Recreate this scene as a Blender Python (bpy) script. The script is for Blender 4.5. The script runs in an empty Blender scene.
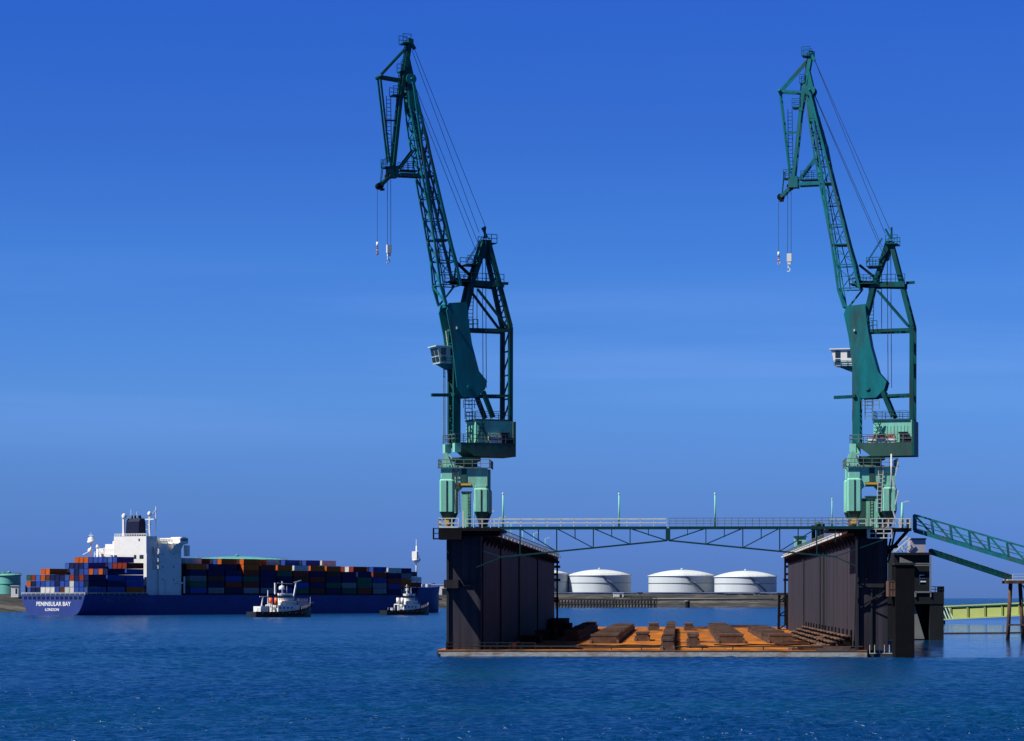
import bpy, math, random
from mathutils import Vector, Matrix
random.seed(7)
R = math.radians
C = bpy.context.scene.collection
SC = bpy.context.scene

# ------------------------------------------------------------ camera, sky, sun, exposure
F = 2800.0; HZ = 598.0; EYE = 7.8
cam_d = bpy.data.cameras.new('camera'); cam = bpy.data.objects.new('camera', cam_d); C.objects.link(cam)
cam.location = (0, 0, EYE); cam.rotation_euler = (R(90), 0, 0)
cam_d.sensor_width = 36; cam_d.lens = F / 1024 * 36; cam_d.shift_y = (HZ - 370.5) / 1024
cam_d.clip_start = 1; cam_d.clip_end = 90000
SC.camera = cam
SUN_EL = 53; SUN_DIR = Vector((-.905 * math.cos(R(SUN_EL)), -.425 * math.cos(R(SUN_EL)), math.sin(R(SUN_EL))))
w = bpy.data.worlds.new('World'); SC.world = w; w.use_nodes = True
nt = w.node_tree; N = nt.nodes; Lk = nt.links
bg = N['Background']; bg.inputs['Strength'].default_value = .1
sky = N.new('ShaderNodeTexSky'); sky.sky_type = 'NISHITA'; sky.sun_disc = False
sky.sun_elevation = R(SUN_EL); sky.sun_rotation = R(245); sky.air_density = 1.0; sky.dust_density = .2; sky.ozone_density = 3.0
tc = N.new('ShaderNodeTexCoord'); sp = N.new('ShaderNodeSeparateXYZ'); Lk.new(tc.outputs['Generated'], sp.inputs[0])
rp = N.new('ShaderNodeValToRGB'); Lk.new(sp.outputs['Z'], rp.inputs[0])     # clear, polarised air: thin layers towards the horizon
SKY_RAMP = [(0.0, (0.101, 0.22, 0.749)), (0.019, (0.109, 0.237, 0.805)), (0.035, (0.127, 0.264, 0.759)), (0.0705, (0.168, 0.349, 0.815)), (0.1198, (0.132, 0.329, 0.8)), (0.165, (0.103, 0.272, 0.761)), (0.206, (0.09, 0.265, 0.805)), (0.4, (0.034, 0.09, 0.17)), (1.0, (0.05, 0.09, 0.135))]
e = rp.color_ramp.elements
while len(e) < len(SKY_RAMP): e.new(.5)
for k, (p_, c_) in enumerate(SKY_RAMP): e[k].position = p_; e[k].color = (*c_, 1)
mp = N.new('ShaderNodeMapping'); mp.inputs['Scale'].default_value = (2.2, 2.2, 38); Lk.new(tc.outputs['Generated'], mp.inputs[0])
cn = N.new('ShaderNodeTexNoise'); cn.inputs['Scale'].default_value = 1.3; cn.inputs['Detail'].default_value = 5; Lk.new(mp.outputs[0], cn.inputs[0])
cr = N.new('ShaderNodeMapRange'); cr.inputs[1].default_value = .42; cr.inputs[2].default_value = .8; cr.inputs[3].default_value = 0; cr.inputs[4].default_value = .22; Lk.new(cn.outputs[0], cr.inputs[0])
mx = N.new('ShaderNodeMix'); mx.data_type = 'RGBA'; mx.blend_type = 'MULTIPLY'; mx.inputs[0].default_value = 1
Lk.new(sky.outputs[0], mx.inputs[6]); Lk.new(rp.outputs[0], mx.inputs[7])
b1 = N.new('ShaderNodeMapRange'); b1.inputs[1].default_value = .045; b1.inputs[2].default_value = .075; Lk.new(sp.outputs['Z'], b1.inputs[0])
b2 = N.new('ShaderNodeMapRange'); b2.inputs[1].default_value = .085; b2.inputs[2].default_value = .125; b2.inputs[3].default_value = 1; b2.inputs[4].default_value = .06; Lk.new(sp.outputs['Z'], b2.inputs[0])
b3 = N.new('ShaderNodeMath'); b3.operation = 'MULTIPLY'; Lk.new(b1.outputs[0], b3.inputs[0]); Lk.new(b2.outputs[0], b3.inputs[1])
b4 = N.new('ShaderNodeMath'); b4.operation = 'MULTIPLY'; Lk.new(b3.outputs[0], b4.inputs[0]); Lk.new(cr.outputs[0], b4.inputs[1])
m2 = N.new('ShaderNodeMix'); m2.data_type = 'RGBA'; m2.inputs[7].default_value = (2.6, 4.2, 8.0, 1)     # thin cirrus veil
Lk.new(b4.outputs[0], m2.inputs[0]); Lk.new(mx.outputs[2], m2.inputs[6]); Lk.new(m2.outputs[2], bg.inputs['Color'])
sd = bpy.data.lights.new('sun', 'SUN'); sd.energy = 4.8; sd.angle = R(.5); sd.color = (1, .95, .87)
so = bpy.data.objects.new('sun', sd); C.objects.link(so); so.rotation_euler = SUN_DIR.to_track_quat('Z', 'Y').to_euler()
SC.view_settings.view_transform = 'Standard'; SC.view_settings.look = 'None'
SC.view_settings.exposure = .5; SC.view_settings.gamma = 1; SC.view_settings.use_curve_mapping = False

# ------------------------------------------------------------ materials
def mat(name, col, rough=.6, var=.25, scale=1.0, stretch=(1, 1, 1), bump=0, metal=0, dirt=None, spec=.5, objcol=False, dirt_amt=.5):
    m = bpy.data.materials.new(name); m.use_nodes = True
    n = m.node_tree.nodes; l = m.node_tree.links; b = n['Principled BSDF']
    b.inputs['Roughness'].default_value = rough; b.inputs['Metallic'].default_value = metal
    b.inputs['Specular IOR Level'].default_value = spec
    t = n.new('ShaderNodeTexCoord'); mp = n.new('ShaderNodeMapping'); mp.inputs['Scale'].default_value = stretch
    l.new(t.outputs['Object'], mp.inputs[0])
    no = n.new('ShaderNodeTexNoise'); no.inputs['Scale'].default_value = scale; no.inputs['Detail'].default_value = 8; no.inputs['Roughness'].default_value = .65
    l.new(mp.outputs[0], no.inputs[0])
    r = n.new('ShaderNodeMapRange'); r.inputs[1].default_value = .35; r.inputs[2].default_value = .7
    r.inputs[3].default_value = 0; r.inputs[4].default_value = 1; l.new(no.outputs[0], r.inputs[0])
    mx = n.new('ShaderNodeMix'); mx.data_type = 'RGBA'
    if objcol:
        oi = n.new('ShaderNodeObjectInfo'); l.new(oi.outputs['Color'], mx.inputs[6])
        dk = n.new('ShaderNodeMix'); dk.data_type = 'RGBA'; dk.blend_type = 'MULTIPLY'; dk.inputs[0].default_value = 1
        l.new(oi.outputs['Color'], dk.inputs[6]); dk.inputs[7].default_value = (1 - var, 1 - var, 1 - var, 1); l.new(dk.outputs[2], mx.inputs[7])
    else:
        mx.inputs[6].default_value = (*col, 1)
        mx.inputs[7].default_value = (*(c * (1 - var) for c in col), 1)
    l.new(r.outputs[0], mx.inputs[0]); out = mx.outputs[2]
    if dirt:
        n2 = n.new('ShaderNodeTexNoise'); n2.inputs['Scale'].default_value = scale * .37; n2.inputs['Detail'].default_value = 10; n2.inputs['Roughness'].default_value = .7
        l.new(mp.outputs[0], n2.inputs[0])
        r2 = n.new('ShaderNodeMapRange'); r2.inputs[1].default_value = .5; r2.inputs[2].default_value = .68; r2.inputs[4].default_value = dirt_amt; l.new(n2.outputs[0], r2.inputs[0])
        m3 = n.new('ShaderNodeMix'); m3.data_type = 'RGBA'; m3.inputs[7].default_value = (*dirt, 1)
        l.new(out, m3.inputs[6]); l.new(r2.outputs[0], m3.inputs[0]); out = m3.outputs[2]
    l.new(out, b.inputs['Base Color'])
    if bump:
        bu = n.new('ShaderNodeBump'); bu.inputs['Strength'].default_value = 1; bu.inputs['Distance'].default_value = bump
        l.new(no.outputs[0], bu.inputs['Height']); l.new(bu.outputs[0], b.inputs['Normal'])
    return m
M = {}
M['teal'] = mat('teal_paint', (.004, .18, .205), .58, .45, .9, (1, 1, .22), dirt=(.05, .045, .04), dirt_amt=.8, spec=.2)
M['teal_dark'] = mat('dark_and_shaded_teal', (.003, .09, .092), .55, .5, 1.0, (1, 1, .25), dirt=(.03, .025, .02), dirt_amt=.7, spec=.15)  # dark teal paint, also used for parts darkened to look shaded
M['bridge_steel'] = mat('bridge_steel', (.004, .055, .06), .6, .4, 1, dirt=(.02, .02, .02), spec=.15)
M['mint'] = mat('mint_paint', (.23, .62, .47), .6, .22, .8, (1, 1, .22), dirt=(.2, .2, .13), dirt_amt=.6, spec=.3)
M['mint_dark'] = mat('dull_mint_paint', (.035, .105, .09), .6, .4, .8, (1, 1, .25), dirt=(.05, .05, .035), spec=.2)
M['white'] = mat('white_paint', (.78, .78, .74), .45, .08, .5, dirt=(.5, .42, .33), dirt_amt=.25)
M['cream'] = mat('pale_cabin_paint', (.5, .66, .55), .5, .12, .5)
M['glass'] = mat('dark_glass', (.02, .03, .04), .08, .1)
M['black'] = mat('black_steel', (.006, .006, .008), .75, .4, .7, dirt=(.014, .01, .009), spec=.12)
M['rope'] = mat('steel_rope', (.03, .035, .04), .6, .2)
M['yellow'] = mat('yellow_paint', (.75, .42, .03), .5, .3, 1.2)
M['rail'] = mat('rail_white_paint', (.62, .66, .62), .5, .3, 1.5)
M['rail_grey'] = mat('galvanised_rail', (.16, .2, .2), .5, .4, 1.5)
M['orange'] = mat('orange_paint', (.7, .12, .03), .5, .2, 1)
M['wall'] = mat('dock_wall_plates', (.056, .051, .068), .72, .6, .8, (1, 1, .05), bump=.03, dirt=(.02, .017, .018), dirt_amt=1, spec=.1)
M['wall_trim'] = mat('dock_trim_steel', (.024, .028, .034), .7, .4, .6, spec=.2)
M['pontoon'] = mat('weathered_pontoon_edge', (.42, .43, .40), .75, .5, 1.1, (1, 1, 3), bump=.03, dirt=(.16, .07, .03), dirt_amt=.8)
M['pontoon_dark'] = mat('dark_pontoon_side', (.03, .04, .045), .7, .4, .8)  # dark tone for the set-back pontoon end and the strakes
M['deck'] = mat('rust_orange_deck', (.52, .17, .018), .88, .7, .7, (.6, .11, 1), bump=.04, dirt=(.11, .045, .025), dirt_amt=1, spec=.12)
M['timber'] = mat('weathered_timber', (.135, .082, .065), .88, .65, .8, (1, .12, 1), bump=.05, dirt=(.035, .027, .025), dirt_amt=.9, spec=.15)
M['timber_light'] = mat('pale_timber', (.24, .15, .11), .88, .6, 1.8, bump=.04, dirt=(.06, .04, .035), spec=.2)
M['brown'] = mat('brown_steel', (.13, .07, .05), .8, .4, 1.5)
M['concrete'] = mat('dark_concrete', (.016, .02, .024), .85, .4, .4, (1, 1, .3), bump=.03, dirt=(.01, .015, .015), dirt_amt=.8, spec=.15)
M['conc_light'] = mat('pale_concrete', (.2, .21, .2), .85, .3, .4, dirt=(.16, .15, .13))
M['lime'] = mat('yellow_green_paint', (.37, .44, .11), .55, .15, .3, dirt=(.3, .33, .12))
M['hull'] = mat('ship_blue_paint', (.04, .072, .27), .5, .25, .1, (1, 1, .4), dirt=(.035, .055, .2), dirt_amt=.5, spec=.1)
M['hull_black'] = mat('tug_black_hull', (.015, .02, .022), .5, .4, .8)
M['container'] = mat('container_paint', (1, 1, 1), .65, .3, .35, objcol=True, spec=.15)
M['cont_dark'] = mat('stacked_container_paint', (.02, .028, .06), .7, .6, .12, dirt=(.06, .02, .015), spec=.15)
M['tank'] = mat('white_tank_paint', (.60, .66, .70), .55, .1, .08, (1, 1, .12), dirt=(.42, .42, .40), dirt_amt=.45)
M['tank_green'] = mat('green_tank_paint', (.12, .42, .36), .55, .2, .08)
M['lilac'] = mat('pale_cabin', (.42, .38, .44), .6, .15, .5)
M['letter'] = mat('white_lettering', (.8, .8, .8), .6, .02)
M['letter_dim'] = mat('worn_blue_lettering', (.045, .085, .28), .6, .1)
M['letter_red'] = mat('red_lettering', (.45, .05, .04), .6, .1)
M['letter_navy'] = mat('navy_paint', (.007, .011, .04), .6, .1, spec=.15)
M['land'] = mat('grass_and_gravel_bank', (.055, .057, .062), .95, .6, .14, (.4, 1, 1), bump=.4, dirt=(.15, .14, .125), dirt_amt=.95, spec=.1)

# ------------------------------------------------------------ mesh builder
class MB:
    def __init__(s): s.v = []; s.f = []; s.sm = []; s.pc = []
    def add(s, vs, fs, smooth=False):
        o = len(s.v); s.pc.append((o, len(vs), len(s.f), len(fs))); s.v += [tuple(x) for x in vs]; s.f += [tuple(i + o for i in q) for q in fs]; s.sm += [smooth] * len(fs); return s
    def box(s, x0, x1, y0, y1, z0, z1):
        return s.add([(x0, y0, z0), (x1, y0, z0), (x1, y1, z0), (x0, y1, z0), (x0, y0, z1), (x1, y0, z1), (x1, y1, z1), (x0, y1, z1)],
                     [(0, 3, 2, 1), (4, 5, 6, 7), (0, 1, 5, 4), (1, 2, 6, 5), (2, 3, 7, 6), (3, 0, 4, 7)])
    def bar(s, p, q, wd, ht=None, n=4, taper=1):
        p = Vector(p); q = Vector(q); d = q - p
        if d.length < 1e-5: return s
        d.normalize(); ht = ht or wd
        up = Vector((0, 0, 1)) if abs(d.z) < .95 else Vector((0, 1, 0))
        a = d.cross(up).normalized(); b = a.cross(d)
        vs = []
        for c, k in ((p, 1), (q, taper)):
            if n == 4:
                for sx, sy in ((-1, -1), (1, -1), (1, 1), (-1, 1)): vs.append(c + a * sx * wd / 2 * k + b * sy * ht / 2 * k)
            else:
                for i in range(n):
                    t = 2 * math.pi * i / n; vs.append(c + a * math.cos(t) * wd / 2 * k + b * math.sin(t) * ht / 2 * k)
        fs = [tuple(range(n - 1, -1, -1)), tuple(range(n, 2 * n))] + [(i, (i + 1) % n, n + (i + 1) % n, n + i) for i in range(n)]
        return s.add(vs, fs, n > 6)
    def tube(s, p, q, r, n=8): return s.bar(p, q, 2 * r, 2 * r, n)
    def path(s, pts, wd, n=4):
        for a, b in zip(pts, pts[1:]): s.bar(a, b, wd, wd, n)
        return s
    def prism(s, poly, d):                      # poly: 3D points, extruded by vector d
        n = len(poly); P0 = [Vector(p) for p in poly]; d = Vector(d)
        vs = P0 + [p + d for p in P0]
        nor = Vector((0, 0, 0))
        for i in range(n): nor += P0[i].cross(P0[(i + 1) % n])
        a = tuple(range(n)); b = tuple(range(n, 2 * n)); sides = [(i, (i + 1) % n, n + (i + 1) % n, n + i) for i in range(n)]
        if nor.dot(d) > 0: fs = [a[::-1], b] + sides
        else: fs = [a, b[::-1]] + [q[::-1] for q in sides]
        return s.add(vs, fs)
    def rings(s, rs, cx=0, cy=0, n=32, smooth=True):   # lathe about z: rs = [(r,z)...]
        vs = []; fs = []
        for r, z in rs:
            for i in range(n):
                t = 2 * math.pi * i / n; vs.append((cx + r * math.cos(t), cy + r * math.sin(t), z))
        for k in range(len(rs) - 1):
            for i in range(n): fs.append((k * n + i, k * n + (i + 1) % n, (k + 1) * n + (i + 1) % n, (k + 1) * n + i))
        s.add(vs, fs, smooth); o = len(s.v) - len(vs); q = len(s.v); N_ = len(rs)        # caps on vertices of their own keep the side shading clean
        s.v += list(vs[:n]) + list(vs[(N_ - 1) * n:]); s.f += [tuple(range(q + n - 1, q - 1, -1)), tuple(range(q + n, q + 2 * n))]; s.sm += [False, False]
        a, b, c, d = s.pc[-1]; s.pc[-1] = (a, b + 2 * n, c, d + 2); return s
    def rail(s, pts, h=1.05, step=1.8, t=.08, rails=(1, .5)):
        for a, b in zip(pts, pts[1:]):
            a = Vector(a); b = Vector(b); L = (b - a).length; k = max(1, round(L / step)); up = Vector((0, 0, h))
            for i in range(k + 1):
                c = a.lerp(b, i / k); s.bar(c, c + up, t)
            for f in rails: s.bar(a + up * f, b + up * f, t)
        return s
    def ladder(s, p, q, wd=.5, t=.07, step=.45, side=(0, 1, 0)):
        p = Vector(p); q = Vector(q); sd = Vector(side).normalized() * wd / 2
        s.bar(p - sd, q - sd, t); s.bar(p + sd, q + sd, t)
        k = max(1, int((q - p).length / step))
        for i in range(1, k): c = p.lerp(q, i / k); s.bar(c - sd, c + sd, t * .8)
        return s
    def build(s, name, m, parent=None, xf=None, label=None):
        me = bpy.data.meshes.new(name); vs = s.v if xf is None else [tuple(xf @ Vector(v)) for v in s.v]
        me.from_pydata(vs, [], s.f); me.validate(); me.polygons.foreach_set('use_smooth', s.sm[:len(me.polygons)] + [False] * max(0, len(me.polygons) - len(s.sm)))
        me.materials.append(M[m] if isinstance(m, str) else m); me.update()
        o = bpy.data.objects.new(name, me); C.objects.link(o)
        if parent: o.parent = parent
        if label: o['label'] = label
        return o
def _each(s, name, m, parent=None, xf=None):
    out = []
    for (o, nv, fo, nf) in s.pc:
        q = MB(); q.v = s.v[o:o + nv]; q.f = [tuple(i - o for i in f) for f in s.f[fo:fo + nf]]; q.sm = s.sm[fo:fo + nf]; out.append(q.build(name, m, parent, xf))
    return out
MB.each = _each
def tag(o, label, cat, group=None, kind=None):
    if label: o['label'] = label
    if cat: o['category'] = cat
    if group: o['group'] = group
    if kind: o['kind'] = kind
    return o
def thing(name, label, cat, loc, rz=0, group=None):
    o = bpy.data.objects.new(name, None); o.empty_display_size = 1; C.objects.link(o)
    o.location = loc; o.rotation_euler = (0, 0, rz); return tag(o, label, cat, group)
def text(name, body, size, m, parent, loc, rot, depth=.03, sx=1):
    cu = bpy.data.curves.new(name, 'FONT'); cu.body = body; cu.size = size; cu.extrude = depth; cu.align_x = 'CENTER'; cu.offset = size * .018
    t = bpy.data.objects.new(name, cu); C.objects.link(t); bpy.context.view_layer.update()
    me = bpy.data.meshes.new_from_object(t.evaluated_get(bpy.context.evaluated_depsgraph_get()))
    bpy.data.objects.remove(t); me.materials.clear(); me.materials.append(M[m])
    o = bpy.data.objects.new(name, me); C.objects.link(o); o.parent = parent; o.location = loc; o.rotation_euler = rot; o.scale = (sx, 1, 1); return o
def at(px, py, Y): return Vector(((px - 512) * Y / F, Y, EYE + (HZ - py) * Y / F))   # surveyed point at distance Y
# ------------------------------------------------------------ water
def water():
    m = bpy.data.materials.new('harbour_water'); m.use_nodes = True; n = m.node_tree.nodes; l = m.node_tree.links; b = n['Principled BSDF']
    b.inputs['Base Color'].default_value = (.003, .028, .085, 1); b.inputs['Roughness'].default_value = .3; b.inputs['IOR'].default_value = 1.33
    b.inputs['Specular IOR Level'].default_value = .42
    t = n.new('ShaderNodeTexCoord')
    def noise(sc, st, det=3, rough=.55, dist=0):
        mp = n.new('ShaderNodeMapping'); mp.inputs['Scale'].default_value = st; mp.inputs['Rotation'].default_value = (0, 0, R(12)); l.new(t.outputs['Object'], mp.inputs[0])
        q = n.new('ShaderNodeTexNoise'); q.inputs['Scale'].default_value = sc; q.inputs['Detail'].default_value = det; q.inputs['Roughness'].default_value = rough; q.inputs['Distortion'].default_value = dist
        l.new(mp.outputs[0], q.inputs[0]); return q.outputs[0]
    def math_(op, a, bb):
        q = n.new('ShaderNodeMath'); q.operation = op
        for i, x in enumerate((a, bb)):
            if isinstance(x, (int, float)): q.inputs[i].default_value = x
            else: l.new(x, q.inputs[i])
        return q.outputs[0]
    def rng(x, a, b_, c, d):
        q = n.new('ShaderNodeMapRange'); l.new(x, q.inputs[0])
        for i, k in enumerate((a, b_, c, d)): q.inputs[i + 1].default_value = k
        return q.outputs[0]
    chop = noise(.9, (.7, 1, 1), 4, .62); swell = noise(.16, (.6, 1, 1), 2); rip = noise(3.2, (.8, 1, 1), 3, .6)
    gust = noise(.012, (.35, 1, 1), 4, .6, .6)                         # gusts roughen the surface in long patches
    sx = n.new('ShaderNodeSeparateXYZ'); l.new(t.outputs['Object'], sx.inputs[0])
    lee = math_('MULTIPLY', math_('MULTIPLY', rng(math_('SUBTRACT', sx.outputs['X'], math_('MULTIPLY', sx.outputs['Y'], .132)), 0, 5, 0, 1), rng(sx.outputs['Y'], 342, 372, 0, 1)), rng(sx.outputs['Y'], 950, 1300, 1, 0))   # sheltered water behind the dock
    g = math_('MULTIPLY', rng(gust, .35, .65, .65, 1.2), math_('SUBTRACT', 1, math_('MULTIPLY', lee, .9)))
    g = math_('MULTIPLY', g, rng(sx.outputs['Y'], 900, 2600, 1, 2.4))          # open roadstead is rougher than the basin
    l.new(math_('SUBTRACT', .2, math_('MULTIPLY', lee, .13)), b.inputs['Roughness'])
    h = math_('ADD', math_('ADD', math_('MULTIPLY', chop, 1.0), math_('MULTIPLY', swell, 1.4)), math_('MULTIPLY', rip, .22))
    h = math_('MULTIPLY', h, g)
    bu = n.new('ShaderNodeBump'); bu.inputs['Strength'].default_value = 1; bu.inputs['Distance'].default_value = .6
    l.new(h, bu.inputs['Height']); l.new(bu.outputs[0], b.inputs['Normal'])
    mxx = n.new('ShaderNodeMix'); mxx.data_type = 'RGBA'; mxx.inputs[6].default_value = (.001, .032, .125, 1); mxx.inputs[7].default_value = (.0012, .042, .12, 1)
    l.new(rng(noise(.02, (.5, 1, 1), 3), .4, .62, 0, 1), mxx.inputs[0]); l.new(mxx.outputs[2], b.inputs['Base Color'])
    import numpy as np
    rg = np.random.default_rng(4)
    Y0, Y1 = 136.0, 900.0; nr = 1500; nc = 950; Ys = Y0 * (Y1 / Y0) ** (np.arange(nr) / (nr - 1)); ks = (np.linspace(-260, 1284, nc) - 512) / F
    YY = np.repeat(Ys[:, None], nc, 1); XX = YY * ks[None, :]; ZZ = np.zeros_like(XX); dy = YY * (np.log(Y1 / Y0) / nr); dx = YY * (1544 / nc / F)
    for i in range(90):
        lam = .55 * (2.9 / .55) ** rg.random(); th = rg.normal(R(95), R(30)); k = 2 * math.pi / lam; amp = .0145 * lam * (1 if lam < 1.6 else .8)
        lx = abs(math.cos(th)) * k; ly = abs(math.sin(th)) * k
        att = np.clip(2.2 - .9 * np.maximum(lx * dx, ly * dy), 0, 1); ph = rg.random() * 6.28
        ZZ += att * amp / math.sqrt(6) * np.sin(k * (XX * math.cos(th) + YY * math.sin(th)) + ph)
    pat = np.ones_like(ZZ)
    for i in range(14):
        lam = 40 * 8 ** rg.random(); a = rg.random() * 6.28; pat += .11 * np.sin(2 * math.pi / lam * (XX * math.cos(a) * .6 + YY * math.sin(a) * .45) + rg.random() * 6.28)
    leez = np.clip((XX - .132 * YY) / 5, 0, 1) * np.clip((YY - 342) / 30, 0, 1)
    inside = ((XX > -12) & (XX < 52)) * np.clip((YY - 368) / 10, 0, 1)
    ZZ *= np.clip(pat, .45, 1.6) * (1 - .86 * leez) * (1 - .6 * inside)
    edge = np.minimum(np.minimum(np.arange(nr)[:, None], nr - 1 - np.arange(nr)[:, None]) / 40, np.minimum(np.arange(nc)[None, :], nc - 1 - np.arange(nc)[None, :]) / 10)
    ZZ *= np.clip(edge, 0, 1)
    V = np.stack([XX, YY, ZZ], -1).reshape(-1, 3); idx = np.arange(nr * nc).reshape(nr, nc)
    Fq = np.stack([idx[:-1, :-1], idx[:-1, 1:], idx[1:, 1:], idx[1:, :-1]], -1).reshape(-1, 4)
    S = 45000; b0 = len(V); a, b = ks[0], ks[-1]
    ext = np.array([(-S, -500, 0), (S, -500, 0), (S, 80000, 0), (-S, 80000, 0)], float); V = np.concatenate([V, ext])
    c00, c01, c10, c11 = idx[0, 0], idx[0, -1], idx[-1, 0], idx[-1, -1]
    Fx = np.array([(b0, b0 + 1, c01, c00), (b0 + 1, b0 + 2, c11, c01), (b0 + 2, b0 + 3, c10, c11), (b0 + 3, b0, c00, c10)])
    Fa = np.concatenate([Fq, Fx]); me = bpy.data.meshes.new('water'); me.vertices.add(len(V)); me.vertices.foreach_set('co', V.ravel())
    me.loops.add(Fa.size); me.loops.foreach_set('vertex_index', Fa.ravel()); me.polygons.add(len(Fa)); me.polygons.foreach_set('loop_start', np.arange(len(Fa)) * 4); me.polygons.foreach_set('use_smooth', np.ones(len(Fa), bool))
    me.update(calc_edges=True); me.materials.append(m); o = bpy.data.objects.new('water', me); C.objects.link(o); o['kind'] = 'structure'
water()

# ------------------------------------------------------------ far shore
def shore():
    line = [(-150, 1500), (0, 1555), (40, 1575), (200, 1640), (330, 1700), (405, 2100), (430, 2270), (560, 2330), (700, 2340), (840, 2330), (885, 2400), (900, 2700)]
    prof = [(0, -1.5), (8, 1.2), (26, 5.0), (34, 5.6), (60, 6.0), (72, 8.5), (84, 10.5), (180, 12.2), (240, 12.6), (1900, 13)]
    vs = []; fs = []; n = len(prof); pts = []
    for (a, Ya), (b, Yb) in zip(line, line[1:]):
        k = max(1, int(abs(b - a) / 5))
        for i in range(k): pts.append((a + (b - a) * i / k, Ya + (Yb - Ya) * i / k))
    pts.append(line[-1])
    for px, Y in pts:
        left = max(0, min(1, (300 - px) / 200))
        for j, (d, z) in enumerate(prof):
            jit = random.uniform(-.5, .5) if 0 < j < 8 else 0
            zz = z * (1 - .18 * left) + jit * .8; yy = Y + d + jit * 4
            vs.append(((px - 512) / F * yy, yy, zz))
    for i in range(len(pts) - 1):
        for j in range(n - 1): fs.append((i * n + j, (i + 1) * n + j, (i + 1) * n + j + 1, i * n + j + 1))
    mb = MB(); mb.add(vs, fs); o = mb.build('shore_ground', 'land'); o['kind'] = 'structure'
    tag(o, None, None)
    r = MB(); A = at(420, 600, 2392); B = at(862, 600, 2392)
    r.box(A.x, B.x, 2386, 2398, 5.2, 6.6); o = r.build('shore_road', 'land'); o['kind'] = 'structure'
shore()

def tank(px, hw, eave_y, top_y, Y, base_z, m, label, group, stair=True, name='storage_tank'):
    X = (px - 512) / F * Y; rad = hw / F * Y; ze = EYE + (HZ - eave_y) / F * (Y - rad * .7); zt = EYE + (HZ - top_y) / F * Y
    t = thing(name, label, 'storage tank', (X, Y, base_z), 0, group); he = ze - base_z; ht = zt - base_z
    b = MB(); b.rings([(rad, 0), (rad, he)], n=72); b.build('shell', m, t)
    g = MB()
    for z in (he * .55,): g.rings([(rad + .35, z), (rad + .35, z + .35)], n=72)
    g.build('wind_girder', 'rail_grey' if m == 'tank' else m, t)
    rf = MB(); k = [(rad + .7, he), (rad + .7, he + .5)]
    for i in range(1, 9): a = i / 9; k.append(((rad + .7) * (1 - a), he + .5 + (ht - he - .5) * (1 - (1 - a) ** 2)))
    rf.rings(k, n=72); roof = rf.build('roof', m, t)
    v = MB(); v.rings([(1.2, ht - .8), (1.2, ht + .6), (1.8, ht + .6), (.2, ht + 1.5)], n=10); v.box(-rad * .9 + 2, -rad * .9 + 4, -4, -2, he + 1, he + 2.6); v.each('roof_vent', m, roof)
    r = MB(); n = 44; pr = None
    for i in range(n):
        a = 2 * math.pi * i / n; c = Vector(((rad + .5) * math.cos(a), (rad + .5) * math.sin(a), he + .5)); r.bar(c, c + Vector((0, 0, 1.1)), .12)
        if pr: r.bar(pr + Vector((0, 0, 1.1)), c + Vector((0, 0, 1.1)), .12)
        pr = c
    r.build('roof_railing', 'rail_grey', roof)
    if stair:
        s = MB(); n = 26; pr = None
        for i in range(n + 1):
            a = R(-88 + 34 * i / n); c = Vector(((rad + .7) * math.cos(a), (rad + .7) * math.sin(a), he * (1 - i / n)))
            if pr: s.bar(pr, c, 1.0, .3); s.bar(pr + Vector((0, 0, 1.1)), c + Vector((0, 0, 1.1)), .12)
            pr = c
        s.build('spiral_stair', 'wall_trim', t)
    return t
G = 'white oil storage tanks on the far shore'
tank(540, 28.5, 574, 569, 2500, 13, 'tank', 'white domed storage tank mostly hidden behind the left dock wall', G)
tank(599.5, 31.5, 575.5, 569.5, 2500, 13, 'tank', 'white domed storage tank nearest the right of the left dock wall, gap beside it', G)
tank(682, 33.5, 576, 569.8, 2500, 13, 'tank', 'white domed storage tank in the middle, its right edge touching the next one', G)
tank(745.5, 31, 577, 570.8, 2460, 13, 'tank', 'white domed storage tank closest to the dark right dock wall', G)
tank(9, 11.5, 575.5, 573.5, 1720, 10.2, 'tank_green', 'small green tank on the shore at the left edge, behind a white hut', None, False)
tank(237, 50, 560.2, 556.6, 1900, 11, 'tank_green', 'huge pale green tank whose roof shows above the containers', None, False)

def hut(px0, px1, y0, Y, z0, m, label, dep=6, door=True):
    a = at(px0, 0, Y); b = at(px1, 0, Y); z1 = EYE + (HZ - y0) / F * Y; W = b.x - a.x
    t = thing('hut', label, 'hut', ((a.x + b.x) / 2, Y, z0)); h = z1 - z0
    MB().box(-W / 2, W / 2, 0, dep, 0, h - .3).build('wall', m, t)
    MB().box(-W / 2 - .4, W / 2 + .4, -.4, dep + .4, h - .3, h).build('roof', 'white', t)
    k = MB(); k.box(W * .1, W * .35, -.06, 0, h * .3, h * .75); k.build('window', 'glass', t); return t
hut(11, 18.3, 585.5, 1640, 8.2, 'white', 'small white hut with dark window in front of the green tank', 8)
hut(613.5, 623.5, 592.6, 2405, 6, 'white', 'small white hut at the root of the far jetty', 5)
hut(430, 450, 584.5, 2370, 6.0, 'white', 'long white shed on the shore just left of the dock wall', 10)
hut(868, 880, 590, 2420, 9.5, 'white', 'white shed behind the right dock wall', 8)
hut(424, 434, 589, 2330, 4.5, 'lilac', 'low grey shed in front of the long white shed by the bow', 8)
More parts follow.
